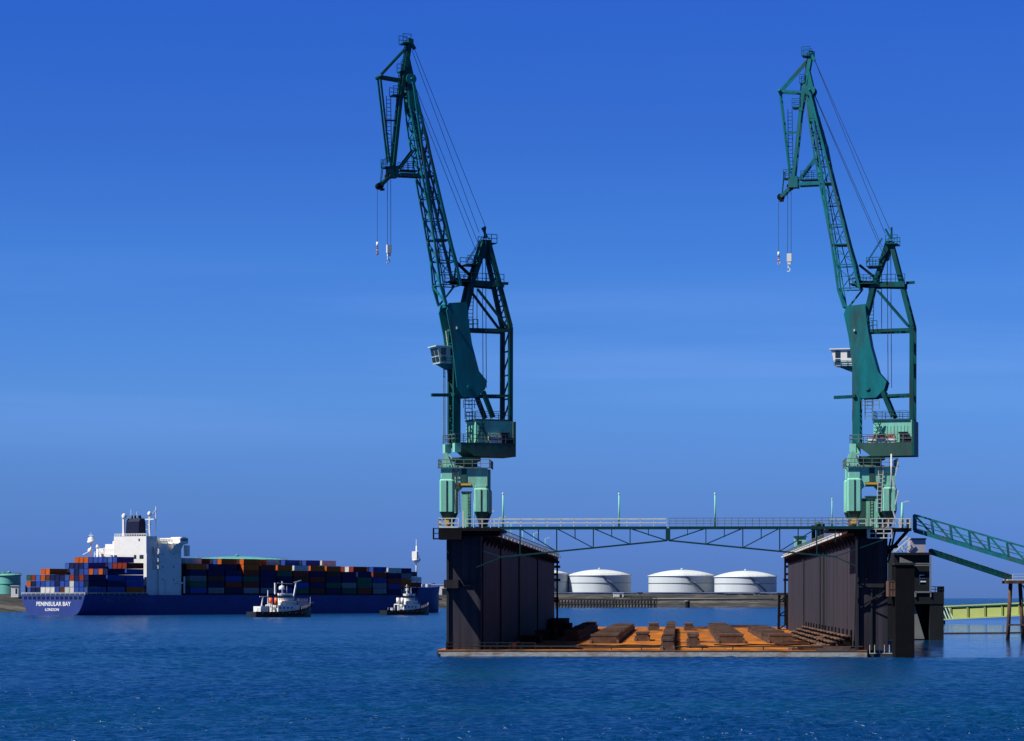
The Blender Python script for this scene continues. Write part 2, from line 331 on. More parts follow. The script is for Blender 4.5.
def tank_farm_bits():
    for i, (px, y0) in enumerate([(640, 592.5), (728, 594), (757, 592.8), (775, 594)]):
        Y = 2420; a = at(px, 0, Y); t = thing('pump_house', ['grey pump house on the bank between the jetty and second tank', 'tiny grey pump house in front of the two touching tanks', 'grey pump house at the foot of the right tank stair', 'small grey pump house at the right tank edge'][i], 'pump house', (a.x, Y, 9), 0)
        h = EYE + (HZ - y0) / F * Y - 9
        MB().box(-2.4, 2.4, 0, 4, 0, h).build('wall', 'conc_light', t); MB().box(-2.8, 2.8, -.4, 4.4, h, h + .4).build('roof', 'rail_grey', t); MB().box(-.6, .6, -.08, 0, 0, h * .6).build('door', 'wall_trim', t)
tank_farm_bits()
def jetty():
    Y = 2290; z = 6.8; a = at(556, 0, Y); b = at(657, 0, Y)
    t = thing('jetty', 'long dark piled jetty with pipe rack in front of the white tanks', 'jetty', (a.x, Y, 0)); W = b.x - a.x
    MB().box(0, W, -3, 3, z - .7, z).build('jetty_deck', 'wall_trim', t)
    p = MB(); x = 0
    while x <= W:
        for yy in (-2.5, 2.5): p.bar((x, yy, -1), (x, yy, z - .5), .95)
        p.bar((x, -2.5, .4), (x + 2.6, -2.5, z - .7), .45); p.bar((x, -2.6, 2.6), (x + 2.6, -2.6, 2.6), .5)
        x += 2.6
    tag(p.build('pile_row', 'wall_trim', t), None, None)
    q = MB(); q.rail([(0, -3, z), (W, -3, z)], 1.1, 4, .14)
    for x in (48, 62, 70, 77, 82): q.bar((x, 0, 0), (x, 0, z + random.uniform(1.5, 3)), .4)
    q.bar((48, 0, z + 1.8), (82, 0, z + 1.8), .5); q.build('pipe_rack', 'wall_trim', t)
    Y = 2330; a = at(683, 0, Y); t = thing('dolphin', 'squat concrete dolphin standing off the bank under the middle tank', 'mooring dolphin', (a.x, Y - 60, 0))
    MB().rings([(1.9, -1), (1.9, 5)], n=16).build('column', 'concrete', t); MB().rings([(2.3, 5), (2.3, 6)], n=16).build('cap', 'conc_light', t)
    # long low jetty deck to the right part of the bank
    Y = 2300; a = at(657, 0, Y); b = at(778, 0, Y); t = thing('shore_pipeline', 'pale pipeline on short trestles along the bank under the tanks', 'pipeline', (a.x, Y + 70, 0)); W = b.x - a.x
    MB().tube((0, 0, 7.2), (W * 1.03, 0, 7.2), .5, 8).build('pipe', 'conc_light', t)
    s = MB(); [s.bar((x, 0, 5), (x, 0, 6.9), .5) for x in range(2, int(W), 9)]; s.build('trestle', 'wall_trim', t)
jetty()
# ------------------------------------------------------------ floating dock
TH = math.atan((676 - 512) / F); c_, s_ = math.cos(TH), math.sin(TH)
DO = Vector(((437 - 512) * 370 / F, 370, 0))
def D(u, v, z=0): return Vector((DO.x + u * c_ + v * s_, DO.y - u * s_ + v * c_, z))
def duv(px, py, z=.95):
    Y = (EYE - z) * F / (py - HZ); X = (px - 512) * Y / F; dx, dy = X - DO.x, Y - DO.y
    return dx * c_ - dy * s_, dx * s_ + dy * c_
def dpx(px, v, z=0):          # u of a pixel column on the plane v = const
    k = (px - 512) / F; return (k * (DO.y + v * c_) - DO.x - v * s_) / (c_ + k * s_)
def dz(py, u, v): return EYE + (HZ - py) / F * (DO.y - u * s_ + v * c_)
ZD = .95; ZW = 16.6
dock = thing('floating_dock', 'big floating dry dock with dark wing walls and rust orange deck', 'floating dock', DO, -TH)
MB().box(0, 56.6, 0, 298, -2.5, ZD - .12).build('pontoon', 'pontoon', dock)
pd = MB(); pd.box(56.6, 60.2, .5, 250, -2.5, ZD - .45); pd.build('pontoon_side', 'pontoon_dark', dock, label='dark set back side of the pontoon')
rub = MB(); rub.box(0, 56.6, -.03, 0, ZD - .2, ZD - .1); rub.box(0, 56.5, -.05, 0, -.05, .1)
rub.box(0, .2, -.16, -.101, .12, ZD - .2)
rub.build('rubbing_strake', 'pontoon_dark', dock)
MB().box(.05, 56.55, .05, 297.9, ZD - .116, ZD).build('deck', 'deck', dock)
pl = MB()
for k in range(30): 
    v = 4 + k * 9.8; pl.box(6, 55, v, v + .12, ZD, ZD + .02)
for u in (10, 18, 38, 47): pl.box(u, u + .12, 3, 296, ZD, ZD + .022)
pl.build('deck_seam', 'brown', dock)
WALL = {'L': (1.15, 5.7), 'R': (55.2, 59.3)}
for side, (u0, u1) in WALL.items():
    inn = u1 if side == 'L' else u0; out = u0 if side == 'L' else u1; sg = 1 if side == 'L' else -1
    wl = MB(); wl.box(u0, u1, 1.6, 226, ZD, ZW); wall = wl.build('wing_wall', 'wall', dock, label='left wing wall, its inner face in shade' if side == 'L' else 'right wing wall, its inner face in sunlight')
    rb = MB()
    for px, w_ in (((804.5, .8), (821, .5), (824.6, .6), (857.6, .35)) if side == 'R' else ((481.8, .3), (500, .2), (518.5, .35), (537, .4))):
        k = (px - 512) / F; v = (k * (DO.y - inn * s_) - DO.x - inn * c_) / (s_ - k * c_); rb.box(min(inn, inn + sg * .22), max(inn, inn + sg * .22), v, v + w_ * (1 + v / 60), ZD, ZW - 1.2)
    
    rb.each('wall_rib', 'wall_trim', wall)
    br = MB()
    for v in range(5, 222, 8):
        br.prism([(inn, v, ZW - .5), (inn + sg * 1.0, v, ZW - .5), (inn, v, ZW - 1.8)], (0, .25, 0))
    br.each('bracket', 'wall_trim', wall)
    wk = MB(); wk.box(min(inn, inn + sg * 1.05), max(inn, inn + sg * 1.05), 3, 226, ZW - .3, ZW - .12); walk = wk.build('walkway', 'wall_trim', wall)
    fa = MB(); e = inn + sg * 1.07; v = 3
    while v < 225:
        fa.box(min(e, e + sg * .12), max(e, e + sg * .12), v, v + random.uniform(5, 9), ZW - .2, ZW + .08); v += 9.6
    fa.tube((e, 3, ZW + .3), (e, 226, ZW + .3), .08, 6)
    fa.build('pipe', 'white' if side == 'R' else 'rail', walk)  # walkway edge; on the right its sunlit look is put into white colour
    rr = MB(); rr.rail([(e - sg * .1, 22, ZW - .12), (e - sg * .1, 226, ZW - .12)], 1.1, 3.2, .09); rr.build('railing', 'rail_grey', walk)
    ro = MB(); ro.rail([(out, 2, ZW), (out, 226, ZW)], 1.1, 3.2, .08); ro.build('railing', 'rail', wall)
    # end details
    en = MB()
    if side == 'R':
        en.box(u0 + .1, u1 - .1, 1.25, 1.6, 9.2, 9.7); en.box(55.2, 55.5, 1.2, 1.6, ZD, ZW - .8); en.box(57.1, 57.3, 1.35, 1.6, ZD, 9.2)
        en.box(56.3, 56.6, 1.3, 1.6, 10.2, 15.6); en.bar((55.6, 1.4, 6.5), (59, 1.4, 8.8), .16)
    else:
        en.box(u0, u0 + .3, 1.3, 1.6, ZD, ZW - 1.2); en.box(5.35, 5.65, 1.3, 1.6, ZD, ZW - 1.2); en.box(u0, u1, 1.4, 1.6, 9.4, 9.8)
    en.build('end_frame', 'wall_trim', wall)
    # knife-edge pipes and fittings on the far end
    ff = MB()
    for z in (15.2, 14.2, 12.6, 11.4, 7.5, 6.9): 
        w_ = random.uniform(.5, 1.3); ff.box(min(inn, inn + sg * w_), max(inn, inn + sg * w_), 226, 227, z, z + .5)
    ff.bar((inn + sg * .6, 226.5, 2), (inn + sg * .6, 226.5, 16.3), .4); ff.build('valve_fitting', 'black', wall)
    # outboard sponson with caged lamp
    q = MB(); q.box(min(out, out - sg * 1.0) - .2, max(out, out - sg * 1.0) + .2, -.6, 2.6, 8.6, 9.8) if side == 'R' else q.box(1.0, 2.9, -1.2, 1.6, 9.1, 10.2)
    q.build('sponson', 'brown' if side == 'R' else 'wall', wall)
    # top end platform overhanging the end wall
    a, b = (.35, 8.4) if side == 'L' else (51.5, 60.2)
    tp = MB(); tp.box(a, b, -1.9 if side == 'L' else .3, 14, ZW + .02, ZW + .42)
    if side == 'L':
        tp.box(a, 3.4, -1.95, 1.2, ZW - 1.1, ZW + .02); tp.box(-.5, .33, -.8, .6, ZW - 1.05, ZW - .9)
        tp.rail([(-.45, -.75, ZW - .9), (-.45, .55, ZW - .9), (.3, .55, ZW - .9)], 1.3, .6, .1); tp.box(3.4, 8.4, .2, 1.5, ZW - .6, ZW)
    else:
        tp.box(54.8, 57.2, .5, 1.5, ZW - .7, ZW); tp.box(59.32, 60.6, .3, 6, ZW - 2.2, ZW - 1.9); tp.box(60.21, 62.4, 1.2, 8, ZW + .02, ZW + .4); tp.bar((62.0, 1.6, ZW), (59.4, 1.6, ZW - 3), .22); tp.bar((62.0, 6, ZW), (59.4, 6, ZW - 3), .22)
        for v in (.6, 5.4): tp.bar((60.2, v, ZW), (59.3, v, ZW - 4.2), .25)
    plat = tp.build('end_platform', 'black', dock)
    rl = MB(); z = ZW + .42
    if side == 'L':
        rl.rail([(a, 1.4, z), (a, -1.85, z), (3.0, -1.85, z)], 1.25, .9, .13); rl.rail([(3.9, -1.85, z), (8.3, -1.85, z)], 1.15, 1.2, .1); rl.bar((a + .1, -1.85, z + .1), (3, -1.85, z + .1), .2); rl.bar((3.6, -1.8, z), (3.6, -1.8, z + 2.2), .22)
    else:
        rl.rail([(51.6, .4, z), (56.4, .4, z)], 1.15, 1.1, .1); rl.rail([(57, .4, z), (60.1, .4, z), (60.1, 1.3, z), (62.3, 1.3, z), (62.3, 7.5, z)], 1.2, .8, .12)
        rl.rail([(56.6, -.1, z - 1.3), (59.7, -.1, z - 1.3)], 1.1, 1.0, .12); rl.box(56.5, 56.9, -.15, .25, z - 1.3, z); rl.box(56.6, 59.8, -.2, .28, z - 1.42, z - 1.3)
        rl.box(60.7, 61.05, .5, .9, z, z + 1.2)
    rl.build('railing', 'rail', plat)
    cr_ = MB()
    for u in ((2.0, 6.4) if side == 'L' else (53.8, 58.6)): cr_.box(u - .1, u + .1, .5, 13.8, z + .003, z + .2)
    cr_.build('crane_rail', 'brown', plat)
# front edge pipework and railings
fr = MB(); fr.rail([(1.2, .35, ZD), (13, .35, ZD)], .95, 1.6, .08); fr.rail([(1.2, .35, ZD), (1.2, 3, ZD)], .95, 1.6, .14)
fr.tube((5, .9, ZD + .45), (56, .9, ZD + .45), .1, 6)
for u in range(7, 56, 4): fr.bar((u, .9, ZD), (u, .9, ZD + .5), .14)
fr.build('deck_railing', 'wall_trim', dock)
fr = MB(); fr.rail([(56.9, .7, ZD - .45), (60.1, .7, ZD - .45), (60.1, 6, ZD - .45)], 1.15, .7, .075, (.04,)); fr.box(59.9, 60.15, .6, .85, ZD - .45, ZD + 1.1); fr.build('deck_railing', 'rail', dock)
# swing bridges closing the end, one half on each wing wall
def bridge(sgn, u_mid, u_wall, u_knee, label):
    zt = ZW + .35; o = None; m = MB()
    def zb(u): return 15.35 - abs(u - u_mid) / abs(u_knee - u_mid) * 2.15
    n = 9; us = [u_mid + (u_knee - u_mid) * i / n for i in range(n + 1)]
    for v in (-.9, .15):
        m.bar((us[0], v, zt), (u_wall, v, zt), .24); m.bar((us[0], v, zb(us[0])), (us[-1], v, zb(us[-1])), .19)
        m.bar((us[0], v, zt), (us[0], v, zb(us[0])), .3)
        for i in range(1, n + 1, 1):
            a, b = us[i - 1], us[i]
            if i % 2 == 0: m.bar((b, v, zt), (b, v, zb(b)), .11); m.bar((us[i], v, zt), (us[i - 2], v, zb(us[i - 2])), .13)
            else:
                zm = (zt + zb(us[i - 1])) / 2; m.bar((b, v, zt), (b, v, (zt + zb(b)) / 2), .09); 
        k = us[-1]; w = u_wall
        m.bar((k, v, zb(k)), (u_wall + sgn * 1.5, v, zt - 1.5), .1); m.bar((k, v, zb(k)), (k + (u_wall - k) * .62, v, zb(k) - 1.35), .1)
    for u in us[::2]: m.bar((u, -.9, zb(u)), (u, .15, zb(u)), .14)
    m.box(min(us[0], u_wall), max(us[0], u_wall), -1.0, .25, zt + .142, zt + .24)
    o = m.build('swing_bridge', 'bridge_steel', dock, label=label)
    r = MB(); z = zt + .24
    if sgn > 0: pass
    for v in (-.95, .2):
        if sgn < 0:
            a, b = u_wall + 4.4, us[0]; r.bar((a, v, z + 1.0), (b, v, z + 1.0), .16); r.bar((a, v, z + .5), (b, v, z + .5), .13)
            for i in range(14): u = a + (b - a) * i / 13; r.bar((u, v, z), (u, v, z + 1), .07)
        else: r.rail([(us[0], v, z), (u_wall - 2, v, z)], 1.1, .9, .055, (1, .66, .33))
    r.build('bridge_railing', 'rail' if sgn < 0 else 'rail_grey', o)
um = dpx(668, 0)
bridge(-1, um - .15, 3.2, dpx(502, 0), 'left swing bridge with thick white handrail')
bridge(1, um + .15, dpx(872, 0), dpx(835, 0), 'right swing bridge with fine wire railing')
# lamp posts on the dock
def lamp(u, v, z, h, label, w=.16, grp='lamp posts standing on the dock', top='arm'):
    p = D(u, v, z); t = thing('lamp_post', label, 'lamp post', p, -TH, grp)
    MB().bar((0, 0, 0), (0, 0, h), w, w, 8, .7).build('post', 'mint', t)
    MB().box(-.12, .12, -.12, .12, 0, .5).build('base_box', 'mint_dark', t)
    if top == 'arm': MB().bar((0, 0, h), (.7, 0, h + .1), .1).build('arm', 'rail', t); MB().box(.4, .95, -.14, .14, h + .05, h + .22).build('lamp_head', 'rail', t)
    else: MB().rings([(w * .45, h), (w * .5, h + .1), (w * .45, h + .2), (.03, h + .28)], n=8).build('lamp_head', 'rail', t)
z0 = ZW + .59
lamp(dpx(619, .3), .32, z0, 4.2, 'tall green lamp post on the left half of the swing bridge', .24, None, 'c')
lamp(dpx(715, .3), .32, z0, 4.2, 'tall green lamp post on the right half of the swing bridge', .24, None, 'c')
lamp(dpx(503, 1.2), 1.2, z0, 4.3, 'tall green lamp post right beside the left crane portal', .26, None, 'c')
lamp(dpx(832, 1.2), 1.2, z0, 3.5, 'green lamp post just left of the right crane legs', .18, None, 'c')
lamp(dpx(474, 1.0), 1.0, z0 - .2, 3.4, 'thin green pole between the left crane legs', .13, None, 'c')
lamp(dpx(902, 3), 3, ZW + .4, 3.4, 'grey green pole with flat head at the right end of dock platform', .4, None, 'arm')
vv = [22, 48, 78, 112, 150, 195]; lb = ['nearest', 'second', 'third', 'fourth', 'fifth', 'farthest']
for i, v in enumerate(vv): lamp(5.2, v, ZW, 3.2, '%s of the small lamp posts receding along the left wing wall' % lb[i], .12, 'small lamp posts along the left wing wall')
# control cabin and stacks on the far right wall
def cabin():
    v = 170; u0 = dpx(795, v); u1 = dpx(806, v); t = thing('control_cabin', 'pale green control cabin on top of the far right wing wall', 'cabin', D((u0 + u1) / 2, v, ZW), -TH); W = (u1 - u0) / 2
    MB().box(-W, W, 0, 3, 0, 2.9).build('wall', 'mint', t); MB().box(-W - .2, W + .2, -.2, 3.2, 2.9, 3.1).build('roof', 'mint_dark', t); MB().box(-W * .6, W * .2, -.04, 0, 1.3, 2.2).build('window', 'glass', t)
    v = 120
    for i, (px, m, h) in enumerate([(813.5, 'black', 3.6), (818, 'mint_dark', 4.2), (822, 'wall_trim', 4.0)]):
        u = dpx(px, v); t = thing('ventilator', ['dark ventilator cowl', 'dull green ventilator cowl in the middle', 'slate grey ventilator cowl'][i] + ' behind the right swing bridge', 'ventilator', D(u, v, ZW), -TH, 'ventilators on the right wing wall')
        MB().rings([(.34, 0), (.34, h - .6), (.5, h - .5), (.5, h)], n=10).build('duct', m, t); MB().rings([(.56, h), (.3, h + .25)], n=10).build('cap', m, t)
cabin()
# pylon cabinets between crane legs
for (px, v, w_, h, m, lb_, ) in [(466, 12.5, 1.2, 5.2, 'mint', 'tall green electrical cabinet between the left crane legs'), (866, 13.2, 2.0, 4.6, 'mint_dark', 'dark green switch house between the right crane legs'), (875, 13.2, 2.4, 4.9, 'mint', 'pale green switch house with ladder between the right crane legs')]:
    u = dpx(px, v); t = thing('electrical_cabinet', lb_, 'cabinet', D(u, v, ZW + (.42 if v < 13 else 0)), -TH)
    MB().box(-w_ / 2, w_ / 2, 0, 1.5, 0, h).build('housing', m, t); MB().box(-w_ / 2 - .1, w_ / 2 + .1, -.1, 1.6, h, h + .15).build('roof', 'mint_dark', t)
    k = MB(); k.ladder((w_ * .3, -.12, 0), (w_ * .3, -.12, h), .4, .05, .4, (1, 0, 0)); k.build('ladder', 'rail_grey', t)

# ------------------------------------------------------------ keel blocks and timber on the deck
def block(pn, pf, wn, label, h=1.35, seg=None, cap='timber', rough=.0):
    (x0, yn), (x1, yf) = pn, pf
    u0, v0 = duv(x0, yn); u1, v1 = duv(x1, yf); t = thing('keel_block', label, 'keel block', D(u0, v0, ZD), -TH, 'keel blocks on the dock deck')
    L = max(1.5, v1 - v0); du = u1 - u0; n = seg or max(1, int(L / 2.4)); b = MB(); cpm = MB(); k = MB()
    for i in range(n):
        a = i / n; bb = (i + .86) / n; uu = du * a; j = random.uniform(-.12, .12); hh = h + random.uniform(-.12, .12)
        b.box(uu - wn / 2, uu + wn / 2, L * a, L * bb, 0, hh * .55)
        b.box(uu - wn / 2 + .25, uu + wn / 2 - .25, L * a + .1, L * bb, hh * .55, hh * .78)
        cpm.box(uu - wn / 2 * .9 + j, uu + wn / 2 * .9 + j, L * a + .05, L * bb - .05, hh * .78, hh)
    b.build('base', 'timber', t); cpm.build('timber_cap', cap, t)
    k.box(-wn / 2 - .1, -wn / 2 + .3, -.35, 0, 0, .5); k.box(wn / 2 - .3, wn / 2 + .1, -.35, 0, 0, .55); k.each('wedge', 'timber_light', t)
    return t
block((604, 643.5), (625, 629.5), 4.3, 'long timber block row right of the shaded wall, slanting away')
block((571, 641), (592, 629), 2.6, 'dark timber block row in the shade of left dock wall', 1.6)
block((642, 641), (643, 639.2), 2.3, 'short square keel block left of the central row', 1.5, 1)
block((653.5, 630.5), (654, 629.5), 2.3, 'small distant keel block left of the central row far end', 1.6, 1)
block((667.5, 650), (671.5, 628.5), 1.75, 'long central keel block row running straight down the deck', 1.6)
block((693.5, 648), (693, 645), 1.75, 'short square keel block right of the central row near front', 1.9, 1)
block((689, 630.5), (689, 629.5), 2.1, 'small distant keel block right of the central row far end', 1.6, 1)
block((731, 643.5), (717, 629), 4.1, 'long timber block row right of centre, dark near end')
block((781, 643.3), (757, 631.5), 3.9, 'rightmost timber block row near the lit wall', 1.3)
def heap():
    # stepped bilge-shore racks along the right wall foot
    for i in range(15):
        v = 4 + i * 9.2; t = thing('shoring_rack', 'stepped timber shoring rack, %s counted from the near end along right wall' % ['first', 'second', 'third', 'fourth', 'fifth', 'sixth', 'seventh', 'eighth', 'ninth', 'tenth', 'eleventh', 'twelfth', 'thirteenth', 'fourteenth', 'fifteenth'][i], 'shoring rack', D(0, 0, ZD) + (D(51.2, v) - D(0, 0)), -TH, 'shoring racks along the right wing wall')
        f = MB(); b = MB()
        for k in range(4):
            x = k * .95; b.box(x, x + .7, -.5 - (i % 3) * .4, 3.6, .42 + k * .42, .58 + k * .42); f.bar((x + .4, 0, 0), (x + .4, 0, .35 + k * .42), .2); f.bar((x + .4, 3.2, 0), (x + .4, 3.2, .35 + k * .42), .2)
        f.bar((0, 0, .2), (3.4, 0, 1.8), .2); f.bar((3.5, 0, 0), (3.5, 0, 2.6), .22)
        f.build('frame', 'black', t); b.each('plank', 'timber_light' if i % 3 else 'timber', t)
    rnd = random.Random(3)
    for i, (px, py, lx, ly, h, m, lb_) in enumerate([
            (824, 644.5, 2.2, 2.5, 1.2, 'timber_light', 'tan chest on the deck at the foot of right wall'), (835, 646, 1.8, 2, 1.1, 'brown', 'brown chest right of the tan chest'),
            (846, 645, 2.0, 2, 1.2, 'timber_light', 'pale chest near the right wall corner'), (857, 644, 1.4, 2, 1.3, 'brown', 'reddish chest against the right wall corner'),
            (466, 643, .9, .9, 1.0, 'brown', 'brown gear box behind the railing at left wall'), (489, 640, .9, 1.2, .9, 'conc_light', 'pale gear box in the shade of left wall'), (496, 640.5, .5, 1, 1.0, 'white', 'white gear box in the shade of left wall'), (503, 640, .9, 1.2, .9, 'conc_light', 'grey gear box in the shade, rightmost of three'), (514, 649.3, .5, .6, .8, 'orange', 'small red box by the front pipe')]):
        u, v = duv(px, py); t = thing('deck_chest', lb_, 'chest', D(u, v, ZD), -TH + rnd.uniform(-.1, .1))
        MB().box(-lx / 2, lx / 2, 0, ly, 0, h * .85).build('body', m, t); MB().box(-lx / 2 - .05, lx / 2 + .05, -.05, ly + .05, h * .85, h).build('lid', m, t)
    for i, (px, py, L, a) in enumerate([(785, 640, 7, .15), (800, 638, 6, -.1), (792, 644.5, 5, .05), (812, 650, 6, .3), (835, 651, 5, -.2), (770, 632, 6, .2), (745, 627.5, 9, .1), (700, 629, 5, .05), (845, 649.5, 4, .5), (822, 648.5, 5, -.4)]):
        u, v = duv(px, py); t = MB(); 
        for j in range(3): t.bar((-L / 2, j * .5, .15), (L / 2, j * .5 + .1, .15), .3)
        t.bar((-L / 2 + 1, .2, .44), (L / 2 - .5, .6, .44), .28)
        o = t.build('timber_pile', 'timber_light' if i % 2 else 'timber'); o.location = D(u, v, ZD); o.rotation_euler.z = a
        tag(o, ['loose timbers right of the rightmost block row', 'loose dark timbers close to the right shoring racks', 'loose dark timbers in front of the rightmost block row', 'pale timbers at the deck edge near the right corner', 'dark timbers at the deck edge under the right wall', 'pale timbers beyond the rightmost block row', 'dark timbers far off between the right block rows', 'pale timbers at the far end, right of centre', 'dark timbers nearest the white corner railing', 'pale timbers left of the chests'][i], 'timber pile', 'loose timber lying on the deck')
    # dark piled gear in the shade at the left wall foot, far part
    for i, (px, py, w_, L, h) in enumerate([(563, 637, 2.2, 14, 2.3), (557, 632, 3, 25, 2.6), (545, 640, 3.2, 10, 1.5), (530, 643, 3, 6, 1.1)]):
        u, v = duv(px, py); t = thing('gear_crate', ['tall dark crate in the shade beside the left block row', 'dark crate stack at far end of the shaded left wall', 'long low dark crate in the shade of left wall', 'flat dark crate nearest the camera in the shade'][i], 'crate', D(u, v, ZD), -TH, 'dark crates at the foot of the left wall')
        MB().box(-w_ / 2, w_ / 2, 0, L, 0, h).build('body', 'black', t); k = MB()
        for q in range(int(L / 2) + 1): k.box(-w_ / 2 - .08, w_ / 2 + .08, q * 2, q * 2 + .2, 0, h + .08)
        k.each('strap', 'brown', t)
heap()
def hoses():
    lab = ['black hose snaking between the left row and the square block', 'rusty cable looping right of the central block row', 'black hose coiling in front of the rightmost block row']
    for i, (px, py, L, m) in enumerate([(625, 646.5, 13, 'black'), (706, 643, 11, 'brown'), (765, 646, 14, 'black')]):
        u, v = duv(px, py); q = MB(); pts = [(k / 24 * L - L / 2, math.sin(k * .55 + i) * 3.2 + k * .1, .14) for k in range(25)]
        q.path(pts, .2, 6); o = q.build('hose', m); o.location = D(u, v, ZD); tag(o, lab[i], 'hose', 'hoses and cables on the deck')
hoses()
def far_dolphin():
    t = thing('pile_dolphin', 'dark braced pile dolphin beyond the far end of right wing wall', 'mooring dolphin', D(dpx(784, 232), 236, -1), -TH)
    m = MB()
    for x, y in ((-1, 0), (1, 0), (-1, 2), (1, 2)): m.bar((x, y, 0), (x * .8, y, 9.6), .5)
    for z in (2, 5, 8): m.bar((-1, 0, z), (1, 0, z + 1.5), .25); m.bar((-1, 0, z), (1, 0, z), .25)
    m.build('pile', 'black', t); MB().box(-1.3, 1.5, -.4, 2.4, 9.4, 9.9).build('cap', 'wall_trim', t)
far_dolphin()

# ------------------------------------------------------------ cranes
SIG = R(22)
def wheel(mb, x, z, y0, y1, r, n=20):
    a = [(x + r * math.cos(2 * math.pi * i / n), y0, z + r * math.sin(2 * math.pi * i / n)) for i in range(n)]; mb.prism(a, (0, y1 - y0, 0))
CU = {'L': dpx(466, 7), 'R': dpx(870, 7)}
CP = D(CU['L'], 7); ZB = ZW + .62
def cp(px, py):
    k = (px - 512) / F; r = (k * CP.y - CP.x) / (math.cos(SIG) - k * math.sin(SIG)); return Vector((r, 0, EYE + (HZ - py) / F * (CP.y + r * math.sin(SIG)) - ZB))
def cz(py): return EYE + (HZ - py) / F * (CP.y - 2) - ZB
def off(p, y): return Vector((p.x, y, p.z))
def make_crane(side, slew, label):
    root = thing('dock_crane', label, 'crane', D(CU[side], 7, ZB), -TH, 'luffing cranes on the dock walls')
    up = Matrix.Rotation(slew + TH, 4, 'Z')
    if side == 'R': up = up @ Matrix.Diagonal((.975, 1, .981, 1))          # this crane is luffed a little lower
    # --- portal, dock aligned
    g = 2.3; zt = cz(486); z1 = cz(468); gy = 3.0
    p = MB(); 
    for y in (-gy, gy):
        p.box(-g - .6, g + .8, y - .5, y + .5, zt, z1)
        for x in (-1, 1): p.prism([(x * (g - .5), y - .5, zt), (x * (g - 1.6), y - .5, zt), (x * (g - .5), y - .5, zt - 1.1)], (0, 1, 0))
    p.box(-g + .7, g - .7, -gy + .5, gy - .5, zt + .2, z1 - .05); p.build('portal', 'mint', root)
    d = MB(); d.box(-.35, .35, -gy - .6, -gy - .502, zt + .3, z1 - .1); d.box(-.9, .9, -gy - .58, -gy - .52, zt - .02, zt + .35); d.build('portal_plate', 'mint_dark', root)
    y_ = MB(); y_.box(-.85, .95, -gy - .62, -gy - .585, zt + .02, zt + .28); y_.build('load_plate', 'yellow', root)
    rr = MB(); e = gy + .9; rr.box(-g - 1.2, g + 1.2, -e, -gy - .51, z1 - .12, z1); rr.rail([(-g - 1.1, e - .4, z1), (-g - 1.1, -e, z1), (g + 1.1, -e, z1), (g + 1.1, e - .4, z1)], 1.05, 1.1, .075); rr.build('portal_railing', 'rail_grey', root)
    for sx in (-1, 1):
        for sy in (-1, 1):
            l = MB(); x = sx * g; y = sy * gy; zb1, zb2 = cz(512), cz(490 if sx > 0 else 481)
            def ring(w, h2, ch): return [(-w + ch, -h2), (w - ch, -h2), (w, -h2 + ch), (w, h2 - ch), (w - ch, h2), (-w + ch, h2), (-w, h2 - ch), (-w, -h2 + ch)]
            def band(w0, z0_, w1, z1_, ch0=.22, ch1=.22):
                a = ring(w0, w0 * .85, ch0); b = ring(w1, w1 * .85, ch1); l.add([(x + q[0], y + q[1], z0_) for q in a] + [(x + q[0], y + q[1], z1_) for q in b], [tuple(range(7, -1, -1)), tuple(range(8, 16))] + [(i, (i + 1) % 8, 8 + (i + 1) % 8, 8 + i) for i in range(8)])
            band(.97, zb1, .97, zb2); band(.97, zb2, .76, zb2 + .28)
            if sx < 0: band(.8, zb2 + .28, .8, z1 + .3, .1, .1); l.prism([(x - .8, y - .4, z1 + .3), (x + .6, y - .4, z1 + .3), (x, y - .4, z1 + 2.0), (x - .35, y - .4, z1 + 2.0)], (0, .8, 0))
            else: band(.8, zb2 + .28, .8, zt, .1, .1)
            leg = l.build('portal_leg', 'mint', root)
            t = MB(); a = MB(); 
            tt = l; l = MB(); band(.42, cz(522), .95, zb1 - .01, .1, .21); l.build('leg_foot', 'mint_dark', leg); l = tt
            s = MB(); s.box(x - .05, x + .09, y - .9, y - .826, zb1, zb2); s.build('leg_seam', 'wall_trim', leg)  # dark strip drawn as the seam line down the leg box
            bo = MB(); bo.box(x - .35, x + .35, y - 1.5, y + 1.5, .35, .95); 
            for q in (-1.1, 1.1): bo.rings([(.1, 0)], n=3) if False else bo.bar((x - .25, y + q, .32), (x + .25, y + q, .32), .62, .62, 12)
            bo.bar((x, y, .5), (x, y, cz(521)), .55); bogie = bo.build('bogie', 'yellow' if sx < 0 and sy < 0 else 'brown', root, label='yellow painted bogie' if sx < 0 and sy < 0 else None)
    # access stair and ladder on the portal
    st = MB(); zz = 1; x0 = g + (1.6 if side == 'R' else 1.4)
    if side == 'R':
        for k in range(4): st.bar((g + .7, -gy - 1.3, zz + k * 1.9), (g + .2 + (k % 2) * .9, -gy - 1.3, zz + (k + 1) * 1.9), .14)
        st.bar((g + .2, -gy - 1.3, zz + 3.5), (g + .2, -gy - 1.3, z1 + 1.6), .2, .2, 8)
    st.ladder((-g + 1.5 if side == 'L' else g - 1.4, -gy - .7, 2), (-g + 1.2 if side == 'L' else g - 1.1, -gy - .7, z1), .6, .09, .5, (1, 0, 0))
    st.build('access_ladder', 'brown' if side == 'L' else 'rail', root)
    # --- slewing column
    c = MB(); c.rings([(1.9, z1), (1.9, z1 + .25), (1.55, z1 + .3), (1.55, z1 + .9), (2.0, z1 + 1.0), (2.0, cz(457))], n=24); c.build('slewing_column', 'mint_dark', root)
    kk = MB(); kk.box(-2.4, -1.7, -gy, -gy + 1, z1, z1 + 1.5); kk.build('motor_housing', 'cream', root)
    # --- slewing platform
    zp0, zp1 = cz(456), cz(442.5); xf0 = cp(455, 442).x; xr = cp(507.5, 442).x; hw = 2.3
